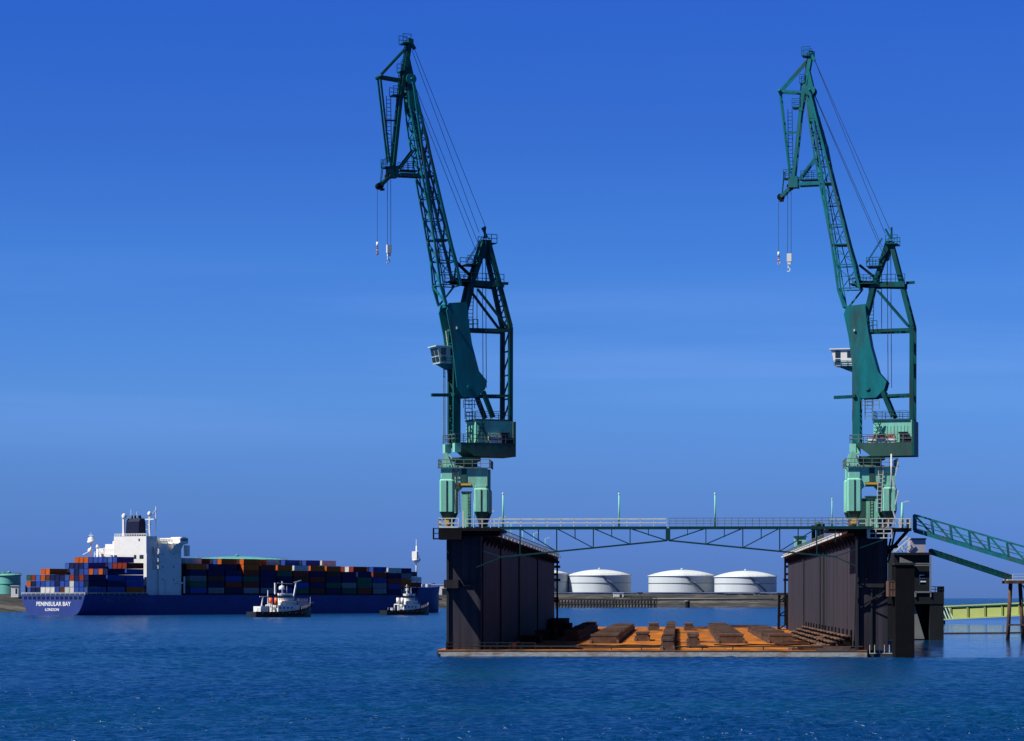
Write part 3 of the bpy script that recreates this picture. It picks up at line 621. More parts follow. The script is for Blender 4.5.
    pf = MB(); pf.prism([(xf0, -hw, zp1), (xr, -hw, zp1), (xr, -hw, zp0), (xf0 + 2.0, -hw, zp0), (xf0, -hw, zp1 - .25)], (0, 2 * hw, 0)); plat = pf.build('slewing_platform', 'mint_dark', root, up)
    fb = MB(); fb.box(xf0 - .9, xf0 - .02, -hw, -hw + .9, zp0 + .5, zp1 - .1); fb.box(xf0 - .9, xf0 - .02, hw - .9, hw, zp0 + .5, zp1 - .1); fb.build('front_balcony', 'mint', plat, up)
    pr = MB(); pr.rail([(xr, -hw, zp1), (xf0 - .85, -hw, zp1), (xf0 - .85, hw, zp1), (xr, hw, zp1)], 1.1, 1.2, .075); pr.build('platform_railing', 'rail_grey', plat, up)
    # --- machine house
    hx0 = cp(471, 442).x; zh = cz(420); hh = MB(); hb = hw - .55
    hh.box(hx0, xr - .051, -hb, hb, zp1, zh); house = hh.build('machine_house', 'mint', root, up)
    co = MB(); x = hx0 + .3
    while x < xr - .4: co.box(x, x + .2, -hb - .05, -hb - .001, zp1 + .3, zh - .7); x += .46
    y = -hb + .3
    while y < hb - .3: co.box(hx0 - .05, hx0 - .001, y, y + .2, zp1 + .3, zh - .4); y += .46
    co.build('corrugation', 'mint', house, up)
    rf = MB(); rf.box(hx0 - .15, xr - .4, -hb - .15, hb + .15, zh, zh + .2); rf.rail([(xr - .6, -hb, zh + .2), (hx0, -hb, zh + .2), (hx0, hb, zh + .2), (xr - .6, hb, zh + .2)], 1.05, 1.3, .07); rf.build('roof', 'mint_dark', house, up)
    cw = MB(); cw.box(xr - .05, xr + .3, -hw, hw, zp0, zh - .1); cw.build('counterweight', 'teal_dark' if side == 'R' else 'mint_dark', root, up)  # right slab in dark teal carries the shade of the rear end
    dr = MB(); dr.box(hx0 + 3.6, hx0 + 4.5, -hb - .5, -hb - .051, zp1, zp1 + 1.3); dr.box(hx0 + 3.4, hx0 + 4.7, -hb - .6, -hb - .05, zp1 + 1.3, zp1 + 1.42); dr.box(hx0 + 4.55, hx0 + 5.3, -hb - .45, -hb - .052, zp1, zp1 + .75); dr.build('motor_box', 'wall_trim', house, up)
    ls = MB(); xs_ = hx0 + .8
    for k in range(6): ls.bar((xs_ - 1 + k * .1, -hb - .4, zp1 + k * .5), (xs_ + .8 - k * .1, -hb - .4, zp1 + k * .5), .08)
    ls.bar((xs_ - 1, -hb - .4, zp1), (xs_ + .4, -hb - .4, zh), .12); ls.bar((xs_ + .9, -hb - .4, zp1), (xs_ - .2, -hb - .4, zh), .12); ls.bar((xs_ - .9, -hb - .4, zh - .2), (xs_ + 1.2, -hb - .4, zp1 + .6), .08); ls.build('stair_frame', 'teal_dark', house, up)
    ang = slew + TH
    if side == 'L':
        a = cp(497, 438); x = a.x - .8; s = MB(); s.box(x - 1.2, x + 1.25, -hb - .2, -hb - .06, zp1 + .02, zp1 + 1.15); sign = s.build('sign_board', 'white', house, up)
        loc = up @ Vector((x, -hb - .21, zp1 + .42)); text('lettering', 'CAILLARD', .62, 'letter_navy', house, loc, (R(90), 0, ang), .01, .82)
    else:
        x = cp(486, 440).x - 1.0; s = MB(); s.box(x - 2.0, x + 1.8, -hb - .12, -hb - .06, zp1 + .02, zp1 + .55); s.build('sign_board', 'white', house, up)
        loc = up @ Vector((x, -hb - .1, zp1 + .62)); text('lettering', 'CAILLARD', .8, 'letter_red', house, loc, (R(90), 0, ang), .02, .95)
    # --- mast columns
    W = 1.45; ms = MB(); xa = cp(450.5, 400).x; zb = zp1; ztop = cz(330)
    MW = .95
    for y in (-MW, MW): ms.box(xa, xa + 1.0, y - .25, y + .25, zb, ztop)
    n = 9
    for i in range(n):
        za = zb + (ztop - zb) * i / n; zc = zb + (ztop - zb) * (i + 1) / n
        ms.bar((xa + .2, -MW, za), (xa + .2, MW, zc), .14); ms.bar((xa + .2, -MW, zc), (xa + .2, MW, zc), .16)
    ms.build('mast', 'teal_dark' if side == 'L' else 'teal', root, up)  # left mast coloured darker to carry its shade, right one brighter
    ml = MB(); ml.ladder((xa + 2.2, -W + .4, zh + .2), (xa + 2.2, -W + .4, cz(397)), 1.0, .1, .45, (1, 0, 0)); ml.ladder((xa - .35, W, zb), (xa - .35, W, cz(365)), .5, .08, .45); ml.rail([(xa + 1.3, -W, zh + 1.6), (xa + 3.7, -W, zh + 1.6)], 1.1, .8, .08); ml.build('ladder', 'rail_grey', root, up)
    # --- A-frame
    apx = cp(486, 240); af = MB()
    rear = [cp(486, 241), cp(506.5, 328), cp(506.3, 423)]; front = [cp(484, 244), cp(470, 283), cp(465, 305), cp(455, 338)]
    for y in (-W, W):
        yy = y * 1.0
        ra = [Vector((rear[0].x, y * .55, rear[0].z)), off(rear[1], y), off(rear[2], y)]
        af.bar(ra[0], ra[1], .55); af.bar(ra[1], ra[2], .55)
        fa = [Vector((front[0].x, y * .5, front[0].z)), off(front[1], y * .62), off(front[2], y * .65), off(front[3], y * .65)]
        for a, b in zip(fa, fa[1:]): af.bar(a, b, .62, .5)
        af.bar(off(cp(474, 290), y * .9), off(cp(503, 328), y), .3)
        af.bar(off(cp(458, 330), y * .65), off(cp(506, 331.5), y), .5, .42); af.bar(off(cp(452, 396), y * .65), off(cp(507, 396.5), y), .34)
        af.bar(off(cp(471, 283.5), y * .65), off(cp(500, 286), y), .4, .7)
        af.bar(off(cp(479, 392), y), off(cp(489, 418), y), .55)
        af.bar(off(cp(486, 238), y * .3), off(cp(481, 228) if y < 0 else cp(486, 226), y * .3), .25)
    for i in range(8):        # bracing between the two rear legs
        t0, t1 = i / 8, (i + 1) / 8
        a = rear[0].lerp(rear[1], t0); b = rear[0].lerp(rear[1], t1); w0 = W * (.55 + .45 * t0); w1 = W * (.55 + .45 * t1)
        if i > 0: af.bar(off(a, -w0), off(a, w0), .16)
        if i > 2: af.bar(off(a, -w0), off(b, w1), .13)
        a = rear[1].lerp(rear[2], t0); b = rear[1].lerp(rear[2], t1)
        if i % 2 == 0: af.bar(off(a, -W), off(a, W), .2); af.bar(off(a, -W), off(rear[1].lerp(rear[2], min(1, (i + 2) / 8)), W), .16)
    for i in range(5):
        a = front[0].lerp(front[1], i / 5); af.bar(off(a, -W * .6), off(a, W * .6), .2)
    g_ = cp(485, 250); af.prism([(g_.x - .5, -.8, g_.z + 1.3), (g_.x + .3, -.8, g_.z + 1.3), (g_.x - .2, -.8, g_.z - 1.2), (g_.x - 1.5, -.8, g_.z - 1.6)], (0, 1.6, 0))
    af.bar(off(cp(500, 283.5), 0), off(cp(508, 283.5), 0), .35); af.bar(off(cp(431.5, 395), 0), off(cp(452, 395), 0), .5, .42); af.bar(off(cp(452, 395), -W), off(cp(452, 395), W), .4)
    aframe = af.build('a_frame', 'teal_dark', root, up)
    wk = MB()
    for (pa, pb) in (((448, 281), (474, 281)), ((464, 264.5), (476, 264.5)), ((482, 243.5), (493, 243.5))):
        a, b = cp(*pa), cp(*pb); wk.box(a.x, b.x, -W, W, a.z - .12, a.z); wk.rail([(a.x, -W, a.z), (b.x, -W, a.z)], 1.1, 1.0, .075); wk.rail([(a.x, W, a.z), (b.x, W, a.z)], 1.1, 1.0, .075)
    a, b = cp(474, 284), cp(500, 284); wk.rail([(a.x, -W, a.z), (b.x, -W, a.z)], 1.3, 1.2, .075)
    a = cp(465, 329); b = cp(474, 329); wk.rail([(a.x, -W, a.z), (b.x, -W, a.z)], 1.2, .8, .08)
    a = cp(464, 262); b = cp(479, 238); wk.ladder(off(a, -W), off(b, -W), .7, .08, .6); wk.ladder(off(cp(467.5, 329), -1), off(cp(468.5, 284), -1), .7, .09, .5, (1, 0, 0))
    wk.build('walkway', 'teal_dark', aframe, up)
    # luffing gear link from A-frame to boom
    lk = MB(); lk.bar(off(cp(456, 262), 0), off(cp(473, 278), 0), .35); lk.bar(off(cp(452, 280), .5), off(cp(476, 284), .5), .8, .9); lk.bar(off(cp(452, 280), -.5), off(cp(476, 284), -.5), .5, .6); lk.build('luffing_gear', 'black', aframe, up)
    # --- boom: plate foot and lattice
    near = [(449, 304), (467, 303), (468.5, 322), (472, 345), (479, 372), (487, 382), (485, 390), (477, 398), (463, 398), (457, 388), (454, 360), (451, 335), (446.5, 312)]
    poly = [cp(x - 4.0, y) for x, y in near]
    bf = MB()
    for y in (-W, W): bf.prism([off(q, y - .11) for q in poly], (0, .22, 0))
    bm_plate = MB(); 
    fe = [poly[0], poly[-1], poly[-2], poly[-3]]; re_ = [poly[1], poly[2], poly[3], poly[4]]
    for a, b in zip(re_[1:], re_[2:]): bf.prism([off(a, -W + .12), off(b, -W + .12), off(b, W - .12), off(a, W - .12)], (-.12, 0, 0))
    for q in (cp(447, 306), cp(452, 330), cp(456, 352)): bf.bar(off(q, -W), off(q, W), .35)
    pv = cp(465, 388); wheel(bf, pv.x, pv.z, -W - .25, W + .25, .3)
    foot = bf.build('boom_foot', 'teal', root, up)
    sg = MB(); sg.bar(off(cp(452, 329), -W - .15), off(cp(453.5, 329), -W - .15), .3); pvt = cp(461, 388); sg.bar(off(cp(449, 330), W - .3), off(cp(451, 345), W - .3), .14)
    sg.build('grease_pipe', 'rail', foot, up)
    fpts = [(442.5, 305), (436.5, 285), (434.3, 261), (427, 220), (419, 177), (412.5, 140), (407, 105), (405.5, 86)]
    rpts = [(460, 305), (457, 285), (452.5, 261), (441, 220), (431, 177), (424.5, 140), (415.5, 105), (409.5, 84)]
    fp = [cp(*q) for q in fpts]; rpn = [cp(*q) for q in rpts]
    def interp(P, z):
        for a, b in zip(P, P[1:]):
            if a.z <= z <= b.z: return a.lerp(b, (z - a.z) / (b.z - a.z))
        return P[-1].copy()
    bl = MB(); z = fp[0].z; ztp = cp(407, 100).z; lev = []
    stops = [285, 261, 240, 220, 198.5, 177, 158, 140, 124, 110, 98]
    lev = [fp[0].z] + [cp(430, s).z for s in stops] + [fp[-1].z - .3]
    def wd(z): t = (z - lev[0]) / (lev[-1] - lev[0]); return W * (1 - .12 * t / .8) if t < .8 else W * (.88 - .45 * (t - .8) / .2)
    pa = None
    for i, z in enumerate(lev):
        f_, r_ = interp(fp, z), interp(rpn, z); w_ = wd(z); Q = [off(f_, -w_), off(f_, w_), off(r_, w_), off(r_, -w_)]
        t = .14 if i < 8 else .11
        for a, b in zip(Q, Q[1:] + Q[:1]): bl.bar(a, b, t)
        if pa:
            for a, b in zip(pa, Q): bl.bar(a, b, (.32 if i < 2 else .22) if i < 7 else .18)
            for j in range(4):
                k = (j + 1) % 4; m_ = (pa[j] + Q[k]) / 2
                if i > 1: bl.bar(pa[j], Q[k], .1)
                if i > 1 and j in (1, 3): bl.bar((pa[k] + Q[k]) / 2, m_, .07)
                else: bl.bar(pa[j], Q[k], .22)
        pa = Q
    boom = bl.build('boom', 'teal', root, up)
    bd = MB()       # plated tip, access ladder inside the lattice
    a0, a1 = interp(fp, cp(409, 112).z), interp(fp, cp(407, 92).z); b0, b1 = interp(rpn, cp(415, 112).z), interp(rpn, cp(412, 92).z)
    for y in (-.95, .95): bd.prism([off(a0, y), off(b0, y), off(b1, y), off(a1, y)], (0, .08, 0))
    wh = cp(409, 80); wheel(bd, wh.x, wh.z, -.98, -.65, .72); wheel(bd, wh.x, wh.z, .65, .98, .72); bd.bar(off(wh, -1.2), off(wh, 1.2), .3, .3, 10); bd.build('boom_tip', 'teal', boom, up)
    ld = MB()
    for i in range(1, len(lev) - 1):
        a = interp(fp, lev[i]).lerp(interp(rpn, lev[i]), .5); b = interp(fp, lev[i + 1]).lerp(interp(rpn, lev[i + 1]), .5); ld.ladder(off(a, .35), off(b, .35), .5, .055, .6)
        if i in (3, 6): ld.box(a.x - .9, a.x + .9, -.9, .9, a.z - .05, a.z + .05)
    ld.build('boom_ladder', 'teal_dark', boom, up)
    # --- fly jib
    J = MB(); jt, jp, jm, jf, kn = cp(409.5, 42), cp(403, 78), cp(399.5, 100), cp(392, 172), cp(379, 77)
    for y in (-.55, .55):
        J.bar(off(jt, y * .6), off(jp, y), .5); J.bar(off(jp, y), off(jm, y), .48); J.bar(off(jm, y), off(jf, y), .42, .42)
        J.bar(off(kn, y), off(cp(406, 48), y), .22); J.bar(off(kn, y), off(cp(402, 81), y), .32)
        J.bar(off(kn, y), off(cp(388.5, 162), y * .8), .22); J.bar(off(cp(379, 77), y), off(cp(385, 130), y), .16)
    for q in (.1, .35, .6, .85): a = jt.lerp(jp, q); J.bar(off(a, -.5), off(a, .5), .2); a = jm.lerp(jf, q); J.bar(off(a, -.6), off(a, .6), .2); a = kn.lerp(jf, q); J.bar(off(a, -.5), off(a, .5), .14)
    J.bar(off(kn, -.9), off(kn, .9), .5, .5, 10); a = cp(383.5, 121); J.bar(off(a, -.4), off(cp(396.5, 121), -.4), .2)
    J.box(jf.x - .6, jf.x + .7, -.8, .8, jf.z - .75, jf.z + .75)
    J.bar(off(cp(392, 174), -.4), off(cp(380, 186), -.4), .42); J.bar(off(cp(392, 174), .4), off(cp(380, 186), .4), .42)
    J.bar(off(cp(398, 175), -.7), off(cp(418, 176), -.7), .42); J.bar(off(cp(398, 175), .7), off(cp(418, 176), .7), .42)
    J.bar(off(cp(398, 170), -.7), off(cp(414, 149), -.7), .24); J.bar(off(cp(398, 170), .7), off(cp(414, 149), .7), .24)
    J.prism([off(q, -.7) for q in (cp(404, 58), cp(406, 96), cp(411.5, 96), cp(412, 76), cp(408, 58))], (0, .1, 0)); J.prism([off(q, .6) for q in (cp(404, 58), cp(406, 96), cp(411.5, 96), cp(412, 76), cp(408, 58))], (0, .1, 0))
    J.bar(off(cp(410, 44), -.5), off(cp(413.5, 50), -.5), .4); J.box(jt.x - .3, jt.x + .4, -.5, .5, jt.z - .5, jt.z + .35)
    fly = J.build('fly_jib', 'teal_dark' if side == 'L' else 'teal', root, up)  # same part in two tones: shaded left crane, sunlit right crane
    jw = MB()
    for pts in ([(399, 71), (404, 71)], [(391.5, 95), (399.5, 95)], [(383, 167), (389, 167)], [(400, 170), (416, 171)], [(401, 43), (409, 43)]):
        a, b = cp(*pts[0]), cp(*pts[1]); jw.box(a.x, b.x, -.8, .8, a.z - .15, a.z)
        for y in (-.8, .8): jw.rail([(a.x, y, a.z), (b.x, y, a.z)], 1.1, .8, .07)
    jw.ladder(off(cp(402.5, 70), 0), off(cp(406, 40), 0), .5, .08, .5); jw.ladder(off(cp(389.5, 165), 0), off(cp(388.5, 96), 0), .6, .08, .5, (1, 0, 0)); jw.ladder(off(cp(398, 95), 0), off(cp(399.5, 72), 0), .5, .08, .5); jw.ladder(off(cp(380.5, 186), 0), off(cp(383, 160), 0), .5, .08, .5)
    jw.build('jib_walkway', 'teal_dark', fly, up)
    sh = MB(); q = cp(379.5, 186); wheel(sh, q.x, q.z, -.5, .5, .45); sh.bar(off(cp(379, 190), -.5), off(cp(383, 190), -.5), .3); sh.build('sheave', 'black', fly, up)
    sh = MB(); q = cp(389, 176); wheel(sh, q.x, q.z, -.6, .6, .42); sh.build('sheave', 'black', fly, up)
    # --- ropes, hooks
    T = .036
    for y, a, b in ((.35, (413, 50), (480, 232)), (-.45, (413.5, 50), (485, 229)), (.5, (412, 84), (477, 250)), (-.4, (413, 84), (478, 246))):
        rp_ = MB(); rp_.tube(off(cp(*a), y), off(cp(*b), y), T, 5); rp_.build('backstay_rope', 'rope', root, up)
    hr = MB(); hr.tube(off(cp(386.6, 178), -.3), off(cp(386.6, 246), -.3), T, 5); hr.tube(off(cp(390.0, 178), -.3), off(cp(390.0, 246), -.3), T, 5); hr.build('hoist_rope', 'rope', root, up)
    hr = MB(); hr.tube(off(cp(377.3, 187), 0), off(cp(377.3, 242), 0), T * .8, 5); hr.build('hoist_rope', 'rope', root, up)
    hr = MB()
    for x in (477, 482.3, 485.6): hr.tube(off(cp(x, 252), 0), off(cp(x + (.8 if x > 480 else 0), 388 if x > 480 else 330), 0), .05, 5)
    hr.build('luffing_rope', 'rope', root, up)
    hk = MB(); a = cp(388.3, 245); x = a.x; z = a.z; hk.box(x - .32, x + .32, -.5, -.1, z - 1.1, z); hk.box(x - .24, x + .2, -.45, -.15, z - 1.5, z - 1.1); hk.bar((x - .15, -.3, z - 1.5), (x - .15, -.3, z - 2.0), .16)
    hb_ = [(x - .15 + .25 * math.cos(t), -.3, z - 2.2 + .25 * math.sin(t)) for t in [R(100 - 38 * k) for k in range(7)]]; hk.path(hb_, .13); hk.build('hook_block', 'white', root, up)
    hk = MB(); a = cp(377.3, 242); x = a.x; z = a.z; hk.bar((x, 0, z), (x, 0, z - .7), .3, .3, 8); hk.bar((x, 0, z - .7), (x, 0, z - 1.3), .14)
    hk.path([(x + .18 * math.cos(t), 0, z - 1.5 + .2 * math.sin(t)) for t in [R(90 - 40 * k) for k in range(7)]], .1); h2 = hk.build('hook_block', 'white', root, up)
    hk = MB(); [hk.bar((x, 0, z - .75 - k * .35), (x, 0, z - .9 - k * .35), .24, .24, 8) for k in range(3)]; hk.each('hook_band', 'orange', h2, up)
    # --- cabin
    ca, cb = cp(436, 363.5), cp(455, 347.5); x0, x1, z0_, z1_ = ca.x, cb.x, ca.z, cb.z; y0, y1 = W - 2.2, W + .6
    if side == 'R': x0 -= .8; x1 -= .5
    cb_ = MB(); cb_.prism([(x0 + .35, y0, z0_), (x0 - .1, y0, z1_), (x1 - .2, y0, z1_), (x1 - .2, y0, z0_)], (0, y1 - y0, 0)); cabn = cb_.build('cabin', 'cream' if side == 'L' else 'white', root, up)
    wn = MB(); h_ = z1_ - z0_
    xl = lambda z: x0 + .35 - .45 * (z - z0_) / h_
    for a, b in ((.12, .42), (.5, .92)):
        za, zb_ = z0_ + h_ * a, z0_ + h_ * b
        for y in (y0 + .12, y0 + 1.5): wn.prism([(xl(za) - .04, y, za), (xl(zb_) - .04, y, zb_), (xl(zb_) - .04, y + 1.2, zb_), (xl(za) - .04, y + 1.2, za)], (.03, 0, 0))
        wn.box(x0 + .45, x0 + 1.15, y0 - .04, y0 - .005, za, zb_)
    wn.box(x1 - .95, x1 - .45, y0 - .04, y0 - .005, z0_ + h_ * .5, z0_ + h_ * .88); wn.each('window', 'glass', cabn, up)
    rf = MB(); rf.box(x0 - .35, x1, y0 - .2, y1 + .2, z1_, z1_ + .14); rf.build('roof', 'white' if side == 'R' else 'cream', cabn, up)
    br = MB(); br.prism([(x0 + .7, y0 + .3, z0_ - .02), (x1 + .6, y0 + .3, z0_ - .02), (x1 + .6, y0 + .3, z0_ - 1.0), (x1 - .9, y0 + .3, z0_ - .6)], (0, y1 - y0 - .6, 0)); br.rail([(x0 + .3, y0 - .1, z0_), (x1, y0 - .1, z0_)], .7, .8, .06); br.build('cabin_bracket', 'teal', cabn, up)
    return root
# build() signature helper: allow (name, mat, parent, xf)
make_crane('L', SIG, 'left green luffing crane slewed slightly towards the camera, white hook hanging')
make_crane('R', R(-15), 'right green luffing crane, sunlit brighter teal, slewed slightly away from the camera')
# ------------------------------------------------------------ hull loft
def loft(stations, m, name, parent, cap0=True, sharp=True):
    """stations: (a, half_deck, half_water, z_deck, z_bottom); returns a closed hull, centreline y=0, bow at +x"""
    T = [0, .06, .18, .35, .6, 1.0]; mb = MB(); n = len(T)
    for sgn in (1, -1):
        vs = []
        for (a, hd, hwt, zd, zb) in stations:
            for t in T: vs.append((a, sgn * (hwt + (hd - hwt) * t ** .45), zb + (zd - zb) * t))
        fs = []
        for i in range(len(stations) - 1):
            for j in range(n - 1):
                q = (i * n + j, (i + 1) * n + j, (i + 1) * n + j + 1, i * n + j + 1); fs.append(q[::-1] if sgn > 0 else q)
        mb.add(vs, fs, True)
    a, hd, hwt, zd, zb = stations[0]
    L = [(a, hwt + (hd - hwt) * t ** .45, zb + (zd - zb) * t) for t in T]; mb.add([(x, -y, z) for x, y, z in L] + L[::-1], [tuple(range(2 * n))[::-1]])
    vs = []
    for (a, hd, hwt, zd, zb) in stations: vs += [(a, -hd, zd - .02), (a, hd, zd - .02)]
    mb.add(vs, [(2 * i, 2 * i + 2, 2 * i + 3, 2 * i + 1) for i in range(len(stations) - 1)])
    return mb.build(name, m, parent)
# ------------------------------------------------------------ container ship
PH = R(58); hx, hy = math.cos(PH), math.sin(PH)
def ship():
    B = 38.0; root = thing('container_ship', 'large blue container ship seen from its stern, stacked with containers', 'container ship', (-191.4 - hy * B / 2, 1255 + hx * B / 2, 0), PH)
    st = [(0, 19, 12.5, 9.2, 0), (6, 19, 13.5, 9.2, -.2), (18, 19, 15.5, 9.2, -.5), (40, 19, 18.4, 9.2, -1), (70, 19, 19, 9.2, -1), (228, 19, 18.6, 9.2, -1), (254, 18.6, 15.5, 9.3, -1), (266, 18.2, 12.5, 9.6, -1), (270, 18, 11.5, 13.3, -1), (287, 15.5, 5.5, 13.6, -1), (298, 11.5, 2.6, 13.9, -1), (308, 6, .9, 14.2, -1), (315, .8, .2, 14.6, -.8)]
    hull = loft(st, 'hull', 'hull', root)
    dk = MB()
    for k in range(13): y = -17 + k * 2.7; dk.box(-.06, -.004, y, y + 1.7, 7.2, 8.5)
    dk.each('mooring_port', 'letter_navy', hull)  # dark boxes on the transom stand for the shade inside its openings
    lo = MB(); lo.rail([(0.2, -18.8, 9.2), (0.2, 18.8, 9.2)], 1.1, 3, .14); lo.rail([(0.2, -18.9, 9.2), (44, -18.9, 9.2)], 1.1, 4, .14); lo.build('stern_railing', 'rail', hull)
    text('lettering', 'PENINSULAR BAY', 2.65, 'letter', hull, (-.1, -.5, 4.25), (R(90), 0, R(-90)), .05, .98)
    text('lettering', 'LONDON', 1.7, 'letter', hull, (-.1, .3, 1.95), (R(90), 0, R(-90)), .05, 1.1)
    text('lettering', 'P&O  CONTAINERS', 3.0, 'letter_dim', hull, (30, -19.04, 6.0), (R(90), 0, 0), .03, 1.35)
    hc = MB(); x = 2
    hc.box(2, 46, -17.8, 17.8, 9.18, 10); hc.box(74, 266, -17.6, 17.6, 9.19, 10.05); hc.box(266, 281, -14, 14, 9.3, 10.6); hc.each('hatch_cover', 'wall_trim', root)
    lash = MB()
    for a in [75.3 + 13.7 * k for k in range(15)] + [2.4, 15.6, 28.9, 42.6]:
        lash.box(a, a + .4, -18.7, -18.2, 9.3, 13.5); lash.box(a, a + .4, 18.2, 18.7, 9.3, 13.5)
    lash.each('lashing_bridge', 'wall_trim', root)
    # accommodation
    ac = MB(); ac.box(55.5, 72, -16.2, 16.2, 9.2, 33.2); acc = ac.build('superstructure', 'white', root)
    ca = MB(); ca.box(47.5, 55.4, -15.4, 13, 9.2, 28.5); ca.box(47.5, 55.4, -15.2, 4.2, 28.5, 36.5); ca.box(48, 54, -4, 10, 28.5, 31); casing = ca.build('engine_casing', 'white', root)
    wn = MB()
    for y, w_ in ((-12.4, 2.4), (-8.6, 1.4), (3.2, 1.8), (6.0, 2.4)): wn.box(47.44, 47.49, y - w_ / 2, y + w_ / 2, 26, 27.8)
    wn.box(47.44, 47.49, -11.4, -10.6, 34.2, 35.4)
    wn.each('window', 'glass', casing)
    gl = MB()
    for z in (28.2, 24.8, 21.5):
        gl.box(52, 57, 13, 20, z, z + .35); gl.box(52, 57, -18.8, -15.5, z, z + .35); gl.rail([(52, 19.9, z + .3), (52, 13, z + .3)], 1.1, 1.4, .13); gl.rail([(52, -15.5, z + .3), (52, -18.7, z + .3)], 1.1, 1.2, .13)
        gl.bar((52.5, -18.5, z), (52.5, -15.6, z + 3.2), .5); gl.bar((52.5, 19, z), (52.5, 14, z + 3.2), .4)
    gl.bar((52, 19.8, 20), (52, 19.8, 29), .35); gl.box(52, 57, 14.5, 17.5, 28.5, 31.2); gl.box(52.6, 56, -18.6, -15.6, 28.6, 30.6); gl.build('gallery', 'white', casing)
    br = MB(); br.box(66, 73, -19.5, 19.5, 33.3, 33.8); br.box(67, 73, -19.5, 19.5, 33.8, 36.0); br.box(57, 66, -13, 13, 33.3, 34.6); brg = br.build('bridge_deck', 'white', acc)
    wd_ = MB(); wd_.box(73, 73.06, -19, 19, 34.6, 35.6); wd_.box(68, 72.6, -19.57, -19.51, 34.6, 35.6); wd_.each('window', 'glass', brg)
    wg = MB(); wg.prism([(64, -19.4, 33.2), (70, -19.4, 33.2), (70, -16.3, 28.5), (64, -16.3, 28.5)], (0, .5, 0)); wg.box(73.5, 75.5, -18.5, -16.5, 27.5, 32.6); wg.box(72.02, 75.8, -16, -10, 33.0, 36.5); wg.box(60, 60.8, -16.6, -16.21, 10, 16.5); wg.box(68, 72, -17.4, -16.22, 14.5, 15.2); wg.bar((73, -17.2, 10), (73, -17.2, 18), .6); wg.each('bridge_wing', 'white', acc)
    sw = MB()
    for z in (16, 22, 28):
        for x in (58, 66): sw.box(x, x + .7, -16.25, -16.21, z, z + .8)
    sw.each('window', 'glass', acc)
    rt = MB(); rt.rail([(57, -15.8, 33.8), (66, -15.8, 33.8)], 1.3, 1.2, .2)
    for k in range(9): x = 57 + k * 1.6; rt.bar((x, -10 + k, 34), (x, -10 + k, 35.4 + random.uniform(0, 1.6)), .25)
    rt.bar((60, -4, 34.6), (60, -4, 42), .3); rt.bar((60, -6, 40), (60, -2, 40), .25); rt.box(62, 65, -9, -6, 34.6, 36); rt.build('roof_gear', 'rail', brg)
    fn = MB(); fn.prism([(49, -9.2, 36.6), (54.6, -9.2, 36.6), (54.2, -9.2, 43.6), (53.2, -9.2, 44.9), (50.6, -9.2, 44.9), (49.5, -9.2, 43.4)], (0, 7.6, 0)); f_ = fn.build('funnel', 'letter_navy', casing)
    fp_ = MB(); [fp_.tube((51.5, y, 44.91), (51.5, y + .3, 46.2), .7, 10) for y in (-8.2, -5.8, -3.2)]; fp_.each('exhaust_pipe', 'black', f_)
    ms = MB(); ms.box(48.6, 49.4, -.9, .1, 36.6, 45.5); ms.rings([(1.0, 45), (1.3, 46.2), (.6, 47.2)], 49.2, -.6, 10); ms.bar((50, -4, 45), (50, -4, 49), .18); ms.bar((50, -7.5, 45), (50, -7.5, 48), .15); ms.bar((54.5, -12.4, 42), (54.5, -8.5, 42), .3); ms.bar((54, -11.8, 36.6), (54, -11.8, 48), .6); ms.bar((54, -14.5, 44.5), (54, -9.5, 44.5), .5); ms.bar((54, -12.5, 46), (57, -14, 49.5), .3); ms.bar((56.5, -13.5, 36.6), (56.5, -13.5, 50.5), .25); ms.rail([(47.8, -15, 36.6), (47.8, 4, 36.6)], 1.1, 1.5, .18); ms.rings([(.9, 46.5), (1, 47.4), (.3, 48.2)], 54, -11.8, 8); ms.build('mast', 'white', casing)
    # signal masts
    m1 = MB(); m1.bar((38, 10, 26.9), (38, 10, 33.5), .7, .7, 8); m1.rings([(1.7, 33.5), (1.9, 34.2), (1.5, 34.4), (1.5, 35.6), (.4, 36.3)], 38, 10, 10); m1.bar((38, 10, 30), (37.5, 14.5, 28), .3); m1.bar((38, 8.6, 37), (38, 11.4, 37), .2); m1.bar((38, 10, 36), (38, 10, 38.2), .2); m1.rings([(1.0, 29.3), (1.1, 30.3), (.4, 31)], 38, 10.6, 8); m1.build('aft_mast', 'white', root)
    m1 = MB(); m1.bar((45.6, 12.5, 10), (45.6, 12.5, 31.5), 1.0, 1.0, 8); m1.rings([(.9, 31.5), (.5, 32.8)], 45.6, 12.5, 8); m1.bar((45.6, 12.5, 30), (46.5, 5, 27), .5); m1.build('derrick_post', 'white', root)
    m2 = MB(); m2.bar((294, 0, 13), (294, 0, 36), 1.1, 1.1, 8, .6); m2.rings([(1.4, 27), (2.4, 28.2), (2.4, 28.8), (1.0, 29)], 294, 0, 10); m2.bar((294, 0, 36), (294, 0, 39.5), .3); m2.bar((294, -2.4, 28.9), (294, -1, 31), .25); m2.bar((294, 1.4, 33), (294, -1.4, 33), .3); m2.box(292, 293.4, -1.6, 1.6, 29, 33); m2.build('foremast', 'white', root)
    bw = MB(); bw.box(298, 300.5, -5, -2.5, 13.9, 15.4); bw.box(301, 303, 1, 3, 13.5, 15.2); bw.rings([(1.1, 12.8), (1.1, 15.2)], 293.5, -7.6, 10); bw.bar((296, -7.5, 15.4), (304, -5.5, 15.8), .4); bw.each('windlass', 'rail', root)
